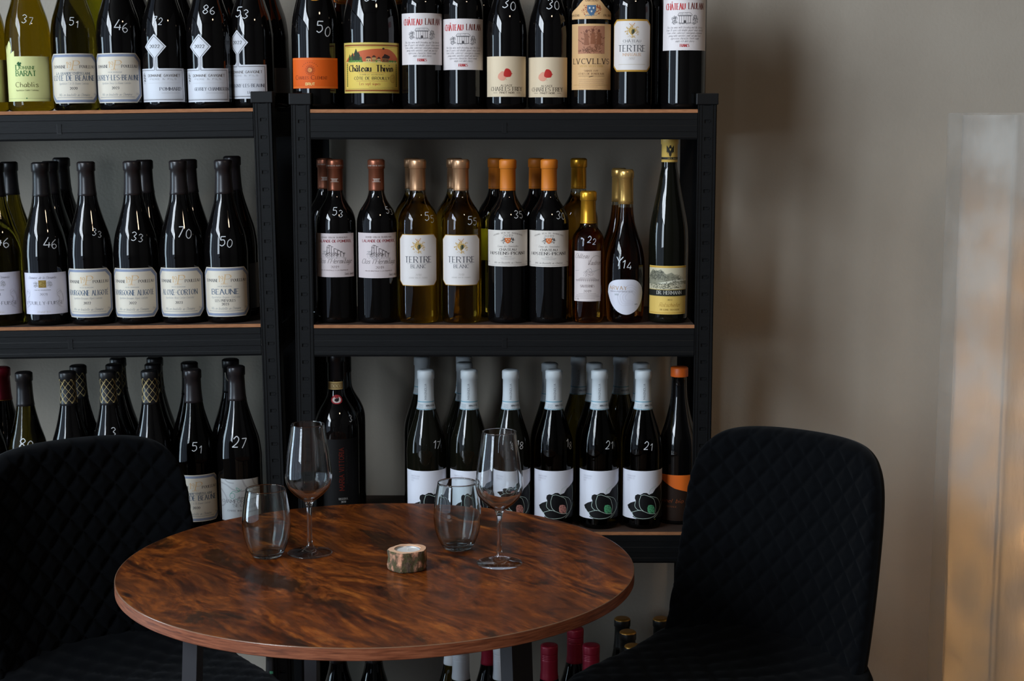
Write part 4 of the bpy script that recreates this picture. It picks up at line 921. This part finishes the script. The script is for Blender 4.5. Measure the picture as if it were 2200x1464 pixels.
# bottom shelf, seen under the table top
bt = dict(pyr=1400)
def bot(kind, px, py_top, glass, foil, lab, Y):
    x = at(px, py_top, Y).x; zt = at(px, py_top, Y).z; H = SHAPES[kind][0][-1][1]
    return B(kind, px, 'bottom', Y, lab, glass, foil, None, pyr=py_top)
bot('burgundy', 726, 1380, 'black', 'brown', 'dark bottle under the table, next to the centre rack posts', Y2)
bot('burgundy', 803, 1400, 'black', 'black', 'dark bottle under the table, alone before the pale wall', Y2)
gb = bot('burgundy', 592, 1400, 'black', 'black', 'dark bottle under the table with a small green sticker on its neck', Y1-.008)
A_ = Art(); A_.rect(-9, 5, 0, 5, (96,172,128)); A_.fill([(-9,-6),(-6,-6),(-6,0),(-9,0)], (96,172,128), 0)
st = link('neck_sticker', wrap(A_, radius_fn('burgundy', True), 'neck_sticker', at(592, 1448, Y1-.024).z-gb.location.z, .0006), gb); st.rotation_euler.z = .2; st['label'] = 'green paper sticker'

bot('burgundy', 972, 1400, 'olive2', 'white_long', 'white-capped bottle under the table, behind another white cap', Y2)
bot('burgundy', 990, 1405, 'olive2', 'white_long', 'white-capped bottle under the table, the front one of two touching', Y1)
bot('burgundy', 1052, 1400, 'black', 'red_long', 'red-capped bottle under the table between white-capped bottles', Y2)
bot('burgundy', 1078, 1400, 'olive2', 'white_long', 'white-capped bottle half hidden by a table leg', Y1)
bot('burgundy', 1180, 1388, 'black', 'red_long', 'red-capped bottle beside the black table leg', Y1)
bot('burgundy_wide', 1236, 1362, 'black', 'red_long', 'dark red capped bottle behind, under the table edge', Y2)
bot('burgundy', 1270, 1391, 'black', 'red_long', 'bright red capped bottle in front near the right chair seat', Y1)
bot('burgundy', 1337, 1327, 'black', 'gold_top', 'gold-topped dark bottle, rearmost of the three in line', Y3)
bot('burgundy', 1349, 1355, 'black', 'gold_top', 'gold-topped dark bottle, middle of the three in line', Y2)
bot('burgundy', 1360, 1387, 'black', 'gold_top', 'gold-topped dark bottle, front of the three in line', Y1)
bot('burgundy', 1420, 1327, 'black', 'gold_top', 'gold-topped dark bottle beside the right chair back', Y3)

# ================================================================== ROUND TABLE
def wood_material():
    m = pmat('dark_burl_laminate', (.1,.04,.015), .3, spec=.5)
    N, L, b = nodes(m)
    tc = N.new('ShaderNodeTexCoord'); m0 = N.new('ShaderNodeMapping'); mp = N.new('ShaderNodeMapping'); L.new(tc.outputs['Object'], m0.inputs[0]); L.new(m0.outputs[0], mp.inputs[0])
    m0.inputs['Rotation'].default_value = (0, 0, radians(52)); mp.inputs['Scale'].default_value = (1, 2.8, 1)
    def ns(scale, det, rough, dist):
        n = N.new('ShaderNodeTexNoise'); n.inputs['Scale'].default_value = scale; n.inputs['Detail'].default_value = det; n.inputs['Roughness'].default_value = rough; n.inputs['Distortion'].default_value = dist
        L.new(mp.outputs[0], n.inputs['Vector']); return n
    def ramp(n, stops):
        r = N.new('ShaderNodeValToRGB'); e = r.color_ramp.elements
        while len(e) < len(stops): e.new(.5)
        for k, (p, c) in enumerate(stops): e[k].position = p; e[k].color = (*c, 1)
        L.new(n.outputs[0], r.inputs[0]); return r
    base = ramp(ns(5.5, 12, .70, .7), [(.34, lin((66,32,14))), (.45, lin((118,60,20))), (.54, lin((166,88,28))), (.64, lin((210,128,50)))])
    blot = ramp(ns(5.4, 10, .66, .5), [(.0, (1,1,1)), (.47, (1,1,1)), (.54, (.42,.35,.33)), (.60, (.10,.10,.12))])
    fine = ramp(ns(40, 6, .75, .3), [(.35, (.60,.56,.54)), (.62, (1,1,1))])
    vo = N.new('ShaderNodeTexVoronoi'); vo.inputs['Scale'].default_value = 4.4; L.new(mp.outputs[0], vo.inputs['Vector'])
    kr = N.new('ShaderNodeValToRGB'); kr.color_ramp.elements[0].position = .03; kr.color_ramp.elements[0].color = (.12,.1,.1,1); kr.color_ramp.elements[1].position = .10; kr.color_ramp.elements[1].color = (1,1,1,1)
    L.new(vo.outputs['Distance'], kr.inputs[0])
    cur = base.outputs[0]
    for r in (blot, fine, kr):
        mx = N.new('ShaderNodeMix'); mx.data_type = 'RGBA'; mx.blend_type = 'MULTIPLY'; mx.inputs[0].default_value = 1
        L.new(cur, mx.inputs[6]); L.new(r.outputs[0], mx.inputs[7]); cur = mx.outputs[2]
    L.new(cur, b.inputs['Base Color'])
    return m
M_wood = wood_material()
M_edge = add_noise_color(pmat('laminate_edge', (.2,.09,.05), .4), [(.3, lin((84,42,26))), (.5, lin((132,74,48))), (.7, lin((158,96,66)))], scale=26, stretch=(1,1,16))
TX, TY, TZ, TR = -.2085, 2.3884, .75, .3975
tab = empty('round_table', (TX, TY, 0), (0, 0, 0), 'round dark brown burl wood table with two wine glasses and two tumblers on it', 'table')
V, F = lathe_data([(0, TZ-.001), (0, TZ-.018), (TR-.002, TZ-.018), (TR, TZ-.0165), (TR, TZ-.0012), (TR-.0012, TZ), (0, TZ)], 160)
V, F = lathe_data([(0, TZ-.018), (TR-.001, TZ-.018), (TR, TZ-.017), (TR, TZ-.0010)], 400)
mesh_obj('table_edge', V, F, M_edge, tab)
V, F = lathe_data([(TR, TZ-.0010), (TR-.0003, TZ-.0004), (TR-.0012, TZ-.0001)], 400)
mesh_obj('edge_line', V, F, pmat('edge_highlight', lin((128,96,74)), .22), tab)  # pale bevel ring, the rim's highlight put into its colour
V, F = lathe_data([(TR-.0012, TZ-.0001), (TR-.0020, TZ), (0, TZ)], 400)
o = mesh_obj('tabletop', V, F, M_wood, tab)
M_leg = pmat('table_leg_paint', lin((60,60,64)), .5)
for k, (lx, ly) in enumerate(((-.262,-.118),(.212,-.10),(-.135,.25),(.205,.22))):
    mb = MB(); wx, wy = .0105, .026; fx, fy = lx*1.12, ly*1.25
    b0 = len(mb.V)
    for (cx_, cy_, z) in ((fx, fy, .004), (lx, ly, TZ-.018)):
        for sx, sy in ((-1,-1),(1,-1),(1,1),(-1,1)):
            a = radians(0 if lx < 0 else -35); mb.V.append((cx_+wx*sx*cos(a)-wy*sy*sin(a), cy_+wx*sx*sin(a)+wy*sy*cos(a), z))
    mb.F += [(0,1,5,4),(1,2,6,5),(2,3,7,6),(3,0,4,7),(3,2,1,0),(4,5,6,7)]; mb.M += [0]*6
    mb.build('table_leg', M_leg, tab)
mb = MB()
for (a, b_) in (((-.262,-.118),(.212,-.10)), ((-.135,.25),(.205,.22)), ((-.262,-.118),(-.135,.25)), ((.212,-.10),(.205,.22))):
    mb.tube([(a[0], a[1], TZ-.032), (b_[0], b_[1], TZ-.032)], .013, 6)
mb.build('table_frame', M_leg, tab)

# ================================================================== GLASSWARE
def glass_wall(outer, t_fn):
    """open-topped vessel: outer profile bottom->top, inner wall back down"""
    inner = []
    for i, (r, z) in enumerate(outer):
        a = outer[max(i-1, 0)]; b = outer[min(i+1, len(outer)-1)]; dx, dz = b[0]-a[0], b[1]-a[1]; l = math.hypot(dx, dz) or 1
        t = t_fn(i/(len(outer)-1)); inner.append((max(0, r-dz/l*t), z+dx/l*t))
    return inner
def wine_glass(px, py, label):
    p = at_z(px, py, TZ)
    root = empty('wine_glass', (p.x, p.y, TZ+.0003), (0, 0, radians(RNG.uniform(0, 90))), label, 'wine glass', 'wine glasses on the round table')
    foot = [(0, .0002), (.0335, 0), (.0355, .0008), (.0358, .0018), (.0345, .0028), (.024, .0042), (.013, .0066), (.0075, .0105), (.0048, .016)]
    V, F = lathe_data(spline(foot[1:], 3) if False else foot[:4]+spline(foot[4:], 4), 64); mesh_obj('foot', V, F, M_foot, root, smooth=True)
    stem = spline([(.0048, .016), (.0039, .022), (.0036, .035), (.0037, .060), (.0042, .072), (.0054, .080), (.0085, .0860)], 4)
    V, F = lathe_data(stem, 32); mesh_obj('stem', V, F, M_clear, root, smooth=True)
    out = spline([(.0085, .0860), (.0165, .0915), (.0262, .1000), (.0333, .1095), (.0366, .121), (.0368, .130), (.0352, .148), (.0322, .170), (.0286, .192), (.0264, .2085)], 5)
    inn = [(r, z) for r, z in glass_wall(out, lambda u: .0028-.0018*min(1, u*2.2))]
    inn = [q for q in inn if q[0] > .011]
    prof = out+[(out[-1][0]+.0001, .2090), (out[-1][0]-.0002, .2095), (out[-1][0]-.0006, .2097), (inn[-1][0]+.0001, .2094)]+inn[::-1]+[(.006, inn[0][1]-.0012), (0, inn[0][1]-.0016)]
    V, F = lathe_data(prof, 72); mesh_obj('bowl', V, F, M_clear, root, smooth=True)
    return root
def tumbler(px, py, label):
    p = at_z(px, py, TZ)
    root = empty('stemless_glass', (p.x, p.y, TZ+.0003), (0,0,0), label, 'glass', 'stemless glasses on the round table')
    out = [(0, .0010), (.018, .0002), (.0215, .0004)]+spline([(.0235, .0022), (.0292, .0120), (.0345, .026), (.0374, .042), (.0382, .055), (.0372, .072), (.0344, .092), (.0315, .1080)], 5)
    inn = glass_wall(out[3:], lambda u: .0036-.0021*min(1, u*1.8)); inn = [q for q in inn if q[1] > .008]
    prof = out+[(out[-1][0]+.0001, .1086), (out[-1][0]-.0002, .1093), (out[-1][0]-.0007, .1096), (inn[-1][0]+.0002, .1093), (inn[-1][0]-.0001, .1087)]+inn[::-1]+[(.018, .0066), (.010, .0058), (0, .0062)]
    V, F = lathe_data(prof, 72); mesh_obj('tumbler_body', V, F, M_clear_t, root, smooth=True)
    return root
M_clear_t = pmat('pale_tinted_glass', (.90,.965,.955), 0, trans=1, ior=1.5)
wine_glass(666, 1190, 'wine glass with an empty bowl behind the left tumbler')
wine_glass(1073, 1212, 'wine glass with an empty bowl, standing in front of the flower bottles')
tumbler(574, 1196, 'stemless glass tumbler at the left, overlapping the foot of a wine glass')
tumbler(983, 1179, 'stemless glass tumbler between the candle holder and a wine glass')

# ================================================================== CANDLE IN A LOG SLICE
cp = at_z(876, 1222, TZ)
log = empty('candle_holder', (cp.x, cp.y, TZ+.0004), (0,0,.4), 'small slice of log with bark, hollowed to hold a tealight', 'candle holder')
M_bark = add_noise_color(pmat('bark', (.2,.13,.09), .9), [(.32, lin((40,32,26))), (.43, lin((90,72,54))), (.48, lin((72,72,38))), (.54, lin((104,80,60))), (.66, lin((206,150,118)))], scale=75, stretch=(1,1,.7), dist=.3, bump=1.0, bscale=150)
M_cut = add_noise_color(pmat('sawn_wood', (.7,.5,.35), .8), [(.3, lin((236,176,136))), (.7, lin((250,214,180)))], scale=50)
V = []; F = []; n = 72; H_ = .031
def lr(a, z): return .0292+.0012*sin(2*a+1)+.0009*sin(5*a)+.0013*noise.noise(Vector((cos(a)*3, sin(a)*3, z*90)))*1.6
rows = [0, .002, .008, .014, .020, .026, H_-.0015, H_]
for z in rows:
    for k in range(n): a = 2*pi*k/n; r = lr(a, z)-(.0012 if z in (0, H_) else 0); V.append((r*cos(a), r*sin(a), z))
for i in range(len(rows)-1):
    for k in range(n): k2 = (k+1) % n; F.append((i*n+k, i*n+k2, (i+1)*n+k2, (i+1)*n+k))
F.append(tuple(range(n))[::-1])
mesh_obj('bark', V, F, M_bark, log, smooth=True)
V = []; F = []
for kk, (rf_, z) in enumerate(((None, H_), (.0205, H_+.0002), (.0203, H_-.004), (.0203, .012), (0.0001, .012))):
    for k in range(n): a = 2*pi*k/n; r = lr(a, z)-.0012 if rf_ is None else rf_; V.append((r*cos(a), r*sin(a), z))
for i in range(4):
    for k in range(n): k2 = (k+1) % n; F.append((i*n+k, i*n+k2, (i+1)*n+k2, (i+1)*n+k))
mesh_obj('sawn_face', V, F, M_cut, log)
tl = empty('tealight', (cp.x, cp.y, TZ+.0145), (0,0,0), 'white tealight sunk in the log slice candle holder', 'candle')
V, F = lathe_data([(0, 0), (.0185, 0), (.0193, .0006), (.0195, .0150), (.0199, .0158), (.0191, .0158), (.0190, .0120)], 48); mesh_obj('metal_cup', V, F, pmat('tealight_cup', lin((210,214,216)), .35, .6), tl, smooth=True)
V, F = lathe_data([(.0190, .0140), (.012, .0136), (.003, .0139), (0, .0139)], 48); mesh_obj('wax', V, F, pmat('candle_wax', lin((240,240,236)), .5), tl, smooth=True)
mb = MB(); mb.tube([(0, 0, .0136), (.0004, 0, .0158), (.0012, .0003, .0175)], .0006, 6); mb.build('wick', pmat('wick', lin((210,205,190)), .8), tl)

# ================================================================== QUILTED CHAIRS
M_velvet = pmat('black_velvet', (.0022,.0026,.0033), .95, spec=.05, sheen=.04)
MATS['black_velvet'].node_tree.nodes['Principled BSDF'].inputs['Sheen Roughness'].default_value = .45
def quilt(a, b):
    da = abs(a-round(a)); db = abs(b-round(b))
    d = min(da, db)
    return min(1, d/.30)**.6
def chair(loc, face_dir, label, wide=1.0, top=.899):
    ang = atan2(face_dir[1], face_dir[0])-pi/2          # local +y is the way the chair faces
    root = empty('dining_chair', (loc[0], loc[1], 0), (0, 0, ang), label, 'chair', 'black quilted velvet chairs')
    nu, nv = 150, 190; V = []; F = []
    z0, zt = .40, top; T = .050
    def shape(u, v):
        t = 2*v-1; q = max(abs(u), t, 0); X, Z = u, t
        if t > 0 and q > 0:                             # round the two top corners
            a = atan2(t, u); e = 6.5; rr = q/((abs(cos(a))**e+abs(sin(a))**e)**(1/e)); X, Z = rr*cos(a), rr*sin(a)
        s = abs(X); hw = (.193-.010*v*v)*wide
        z = (z0+zt)/2+Z*(zt-z0)/2-.012*max(0, Z)*s**2
        y = -.195-.075*(z-z0)/(zt-z0)+.050*s**2.4+.05*(1-v)**3
        return hw*X, y, z, q
    for side in (0, 1):
        for j in range(nv+1):
            for i in range(nu+1):
                u = -1+2*i/nu; v = j/nv; x, y, z, q_ = shape(u, v)
                edge = min(1, (1-q_)/.075); rnd = sqrt(max(0, 1-(1-edge)**2)); th = T*.5*rnd
                if side == 0:
                    q = quilt((x*1.15+z)/.049, (z-x*1.15)/.049)
                    V.append((x, y+th+.0072*q*rnd-.003*rnd, z))
                else: V.append((x, y-th, z))
    W1_ = (nu+1); off = (nu+1)*(nv+1)
    for j in range(nv):
        for i in range(nu):
            a = j*W1_+i; F.append((a, a+W1_, a+W1_+1, a+1)); F.append((off+a, off+a+1, off+a+W1_+1, off+a+W1_))
    for i in range(nu): a = nv*W1_+i; F.append((a, off+a, off+a+1, a+1)); a = i; F.append((a, a+1, off+a+1, off+a))
    for j in range(nv):
        a = j*W1_; F.append((a, off+a, off+a+W1_, a+W1_)); a = j*W1_+nu; F.append((a, a+W1_, off+a+W1_, off+a))
    o = mesh_obj('backrest', V, F, M_velvet, root, smooth=True)
    # seat cushion: rounded slab, quilted on top
    V = []; F = []; n = 60
    def seat_pt(u, v):
        # square -> rounded square
        s = max(abs(u), abs(v)) or 1e-9; a = atan2(v, u); e = 4.2
        rr = s/((abs(cos(a))**e+abs(sin(a))**e)**(1/e)); return rr*cos(a)*.222*wide, rr*sin(a)*.215
    for side in (0, 1):
        for j in range(n+1):
            for i in range(n+1):
                u, v = -1+2*i/n, -1+2*j/n; x, y = seat_pt(u, v); s = max(abs(u), abs(v)); rnd = sqrt(max(0, 1-max(0, (s-.80)/.20)**2))
                if side == 0: V.append((x, y, .486+.036*rnd+.004*rnd*quilt((x+y)/.049, (y-x)/.049)+.05*max(0, (-y-.03)/.18)**2))
                else: V.append((x, y, .486-.045*rnd))
    m1 = n+1; off = m1*m1
    for j in range(n):
        for i in range(n): a = j*m1+i; F.append((a, a+1, a+m1+1, a+m1)); F.append((off+a, off+a+m1, off+a+m1+1, off+a+1))
    mesh_obj('seat', V, F, M_velvet, root, smooth=True)
    for sx in (-1, 1):
        for sy in (-1, 1):
            mb = MB(); mb.tube([(sx*.165, sy*.15, .445), (sx*.215, sy*.20, .004)], [.013, .009], 14); mb.build('leg', M_plastic, root, smooth=True)
    mb = MB()
    for s in (-1, 1): mb.tube([(-.165, s*.15, .436), (.165, s*.15, .436)], .009, 8); mb.tube([(s*.165, -.15, .436), (s*.165, .15, .436)], .009, 8)
    mb.build('seat_frame', M_plastic, root)
    return root
chair((.335, 2.505), (-.64, -.77), 'black quilted velvet chair to the right of the round table, by the lamp', 1.0)
chair((-.604, 2.470), (.6, -.8), 'black quilted velvet chair left of the round table, cut off by the frame', 1.0, .889)

# ================================================================== ADDED PENDANT (out of view, made up to carry the warm fill)
pend = empty('added_pendant', (.75, 1.15, 2.60), (0,0,0), 'unseen metal pendant lamp, added to carry a warm fill light from above', 'lamp')
V, F = lathe_data([(.17, .0), (.168, .04), (.13, .12), (.05, .17), (.02, .19), (.018, .188), (.048, .168), (.128, .118), (.165, .04), (.168, .0)], 48); mesh_obj('lamp_shade', V, F, M_plastic, pend, smooth=True)
mb = MB(); mb.tube([(0,0,.18), (0,0,.95)], .003, 8); mb.build('cord', M_plastic, pend)

# ================================================================== COLUMN LAMP
def fabric(name, col, alpha, trans):
    m = bpy.data.materials.new(name); m.use_nodes = True; N = m.node_tree.nodes; L = m.node_tree.links; N.clear()
    o = N.new('ShaderNodeOutputMaterial'); d = N.new('ShaderNodeBsdfDiffuse'); t = N.new('ShaderNodeBsdfTranslucent'); tp = N.new('ShaderNodeBsdfTransparent'); a = N.new('ShaderNodeMixShader'); b = N.new('ShaderNodeMixShader')
    d.inputs[0].default_value = (*col, 1); t.inputs[0].default_value = (*col, 1); a.inputs[0].default_value = trans; b.inputs[0].default_value = alpha
    tc = N.new('ShaderNodeTexCoord'); ns = N.new('ShaderNodeTexNoise'); ns.inputs['Scale'].default_value = 9; ns.inputs['Detail'].default_value = 5; mp = N.new('ShaderNodeMapping'); mp.inputs['Scale'].default_value = (2, 2, .7)
    bp = N.new('ShaderNodeBump'); bp.inputs['Strength'].default_value = .5; bp.inputs['Distance'].default_value = .012
    L.new(tc.outputs['Object'], mp.inputs[0]); L.new(mp.outputs[0], ns.inputs['Vector']); L.new(ns.outputs[0], bp.inputs['Height'])
    for n in (d, t): L.new(bp.outputs[0], n.inputs['Normal'])
    nd = N.new('ShaderNodeTexNoise'); nd.inputs['Scale'].default_value = 9; nd.inputs['Detail'].default_value = 3; nr = N.new('ShaderNodeMapRange')
    nr.inputs[1].default_value = .38; nr.inputs[2].default_value = .62; nr.inputs[3].default_value = trans*.7; nr.inputs[4].default_value = min(.95, trans*1.4)
    L.new(tc.outputs['Object'], nd.inputs['Vector']); L.new(nd.outputs[0], nr.inputs[0]); L.new(nr.outputs[0], a.inputs[0])
    L.new(d.outputs[0], a.inputs[1]); L.new(t.outputs[0], a.inputs[2]); L.new(tp.outputs[0], b.inputs[1]); L.new(a.outputs[0], b.inputs[2]); L.new(b.outputs[0], o.inputs[0]); return m
M_sheer = fabric('sheer_fabric', (.66,.63,.57), .26, .5)
M_shade = fabric('white_fabric', (.50,.475,.435), 1.0, .45)
lamp = empty('floor_lamp', (.998, 3.02, 0), (0,0,0), 'tall white fabric column lamp with warm fairy lights inside, beside the wall', 'lamp')
ztop = at(2100, 242, 2.88).z
def column_mesh(name, pts, z0, z1, mat, parent, amp, seed):
    """closed fabric sleeve round a footprint, with soft creases"""
    ring = []
    for i in range(len(pts)):
        a, b = Vector(pts[i]), Vector(pts[(i+1) % len(pts)]); k = max(2, int((b-a).length/.006))
        ring += [a.lerp(b, j/k) for j in range(k)]
    c = sum(ring, Vector((0,0)))/len(ring); V = []; F = []; n = len(ring); rows = 90
    for j in range(rows+1):
        z = z0+(z1-z0)*j/rows
        for p in ring:
            d = (p-c).normalized(); q = p+d*amp*noise.noise(Vector((p.x*18+seed, p.y*18, z*2.2)))+d*amp*.5*noise.noise(Vector((p.x*50+seed, p.y*50, z*7)))
            V.append((q.x, q.y, z))
    for j in range(rows):
        for i in range(n): i2 = (i+1) % n; F.append((j*n+i, j*n+i2, (j+1)*n+i2, (j+1)*n+i))
    return mesh_obj(name, V, F, mat, parent, smooth=True)
# hexagonal shade with a fold at each corner, a sheer sleeve standing clear of it
shade_pts = [(-.152,-.02),(-.088,-.135),(.088,-.135),(.152,-.02),(.088,.10),(-.088,.10)]
column_mesh('shade', shade_pts, .05, ztop-.004, M_shade, lamp, .003, 3)
slv = [(-.178*cos(t), -.030-.135*sin(t)) for t in [radians(a) for a in range(0, 360, 12)]]
slv = [(x*1.0, max(min(y, .115), -.158)) for x, y in slv]
column_mesh('sheer_sleeve', slv, .04, ztop, M_sheer, lamp, .003, 9)
mb = MB()
for k in range(6): x, y = shade_pts[k]; mb.tube([(x*.93, y*.93, .02), (x*.93, y*.93, ztop-.01)], .003, 8)
mb.build('wire_frame', pmat('white_wire', lin((200,190,170)), .5), lamp)
mb = MB(); mb.tube([(0,-.01,.0),(0,-.01,.05)], .16, 40); mb.build('lamp_base', pmat('lamp_base', lin((120,96,70)), .6), lamp)
bulb_m = pmat('warm_bulb', (1,.75,.4), .4, emis=(1, .55, .18), es=6)
mb = MB(); RB = random.Random(5); bp_ = []; a = 0
for k in range(30):
    z = .10+1.20*k/29; a += 2.1+RB.uniform(-.3, .3); r = .080
    bp_.append((r*cos(a), r*.92*sin(a)-.018, z+RB.uniform(-.03, .03)))
mb.tube([p for p in spline(bp_, 4)], .0012, 5, cap=False); mb.build('light_string', pmat('light_wire', lin((150,130,90)), .5), lamp)
for k, p in enumerate(bp_):
    V, F = lathe_data([(0,-.005),(.004,-.003),(.005,0),(.004,.003),(0,.005)], 10); b_ = mesh_obj('bulb', V, F, bulb_m, lamp, smooth=True, loc=p)
    fade = (1.4-.95*(p[2]/1.4))
    ld = bpy.data.lights.new('fairy_light', 'POINT'); ld.energy = .19*fade*RB.uniform(.4, 1.8); ld.color = (1, .56, .22); ld.shadow_soft_size = .006
    lo = bpy.data.objects.new('fairy_light', ld); COL.objects.link(lo); lo.parent = lamp; lo.location = (p[0]*1.03, p[1]*1.03, p[2])

# clear glass lets the window light through onto the table
for o in bpy.data.objects:
    if o.type == 'MESH' and o.name.split('.')[0] in ('bowl', 'stem', 'foot', 'tumbler_body'): o.cycles.is_caustics_caster = True
    if o.type == 'MESH' and o.name.split('.')[0] in ('tabletop',): o.cycles.is_caustics_receiver = True
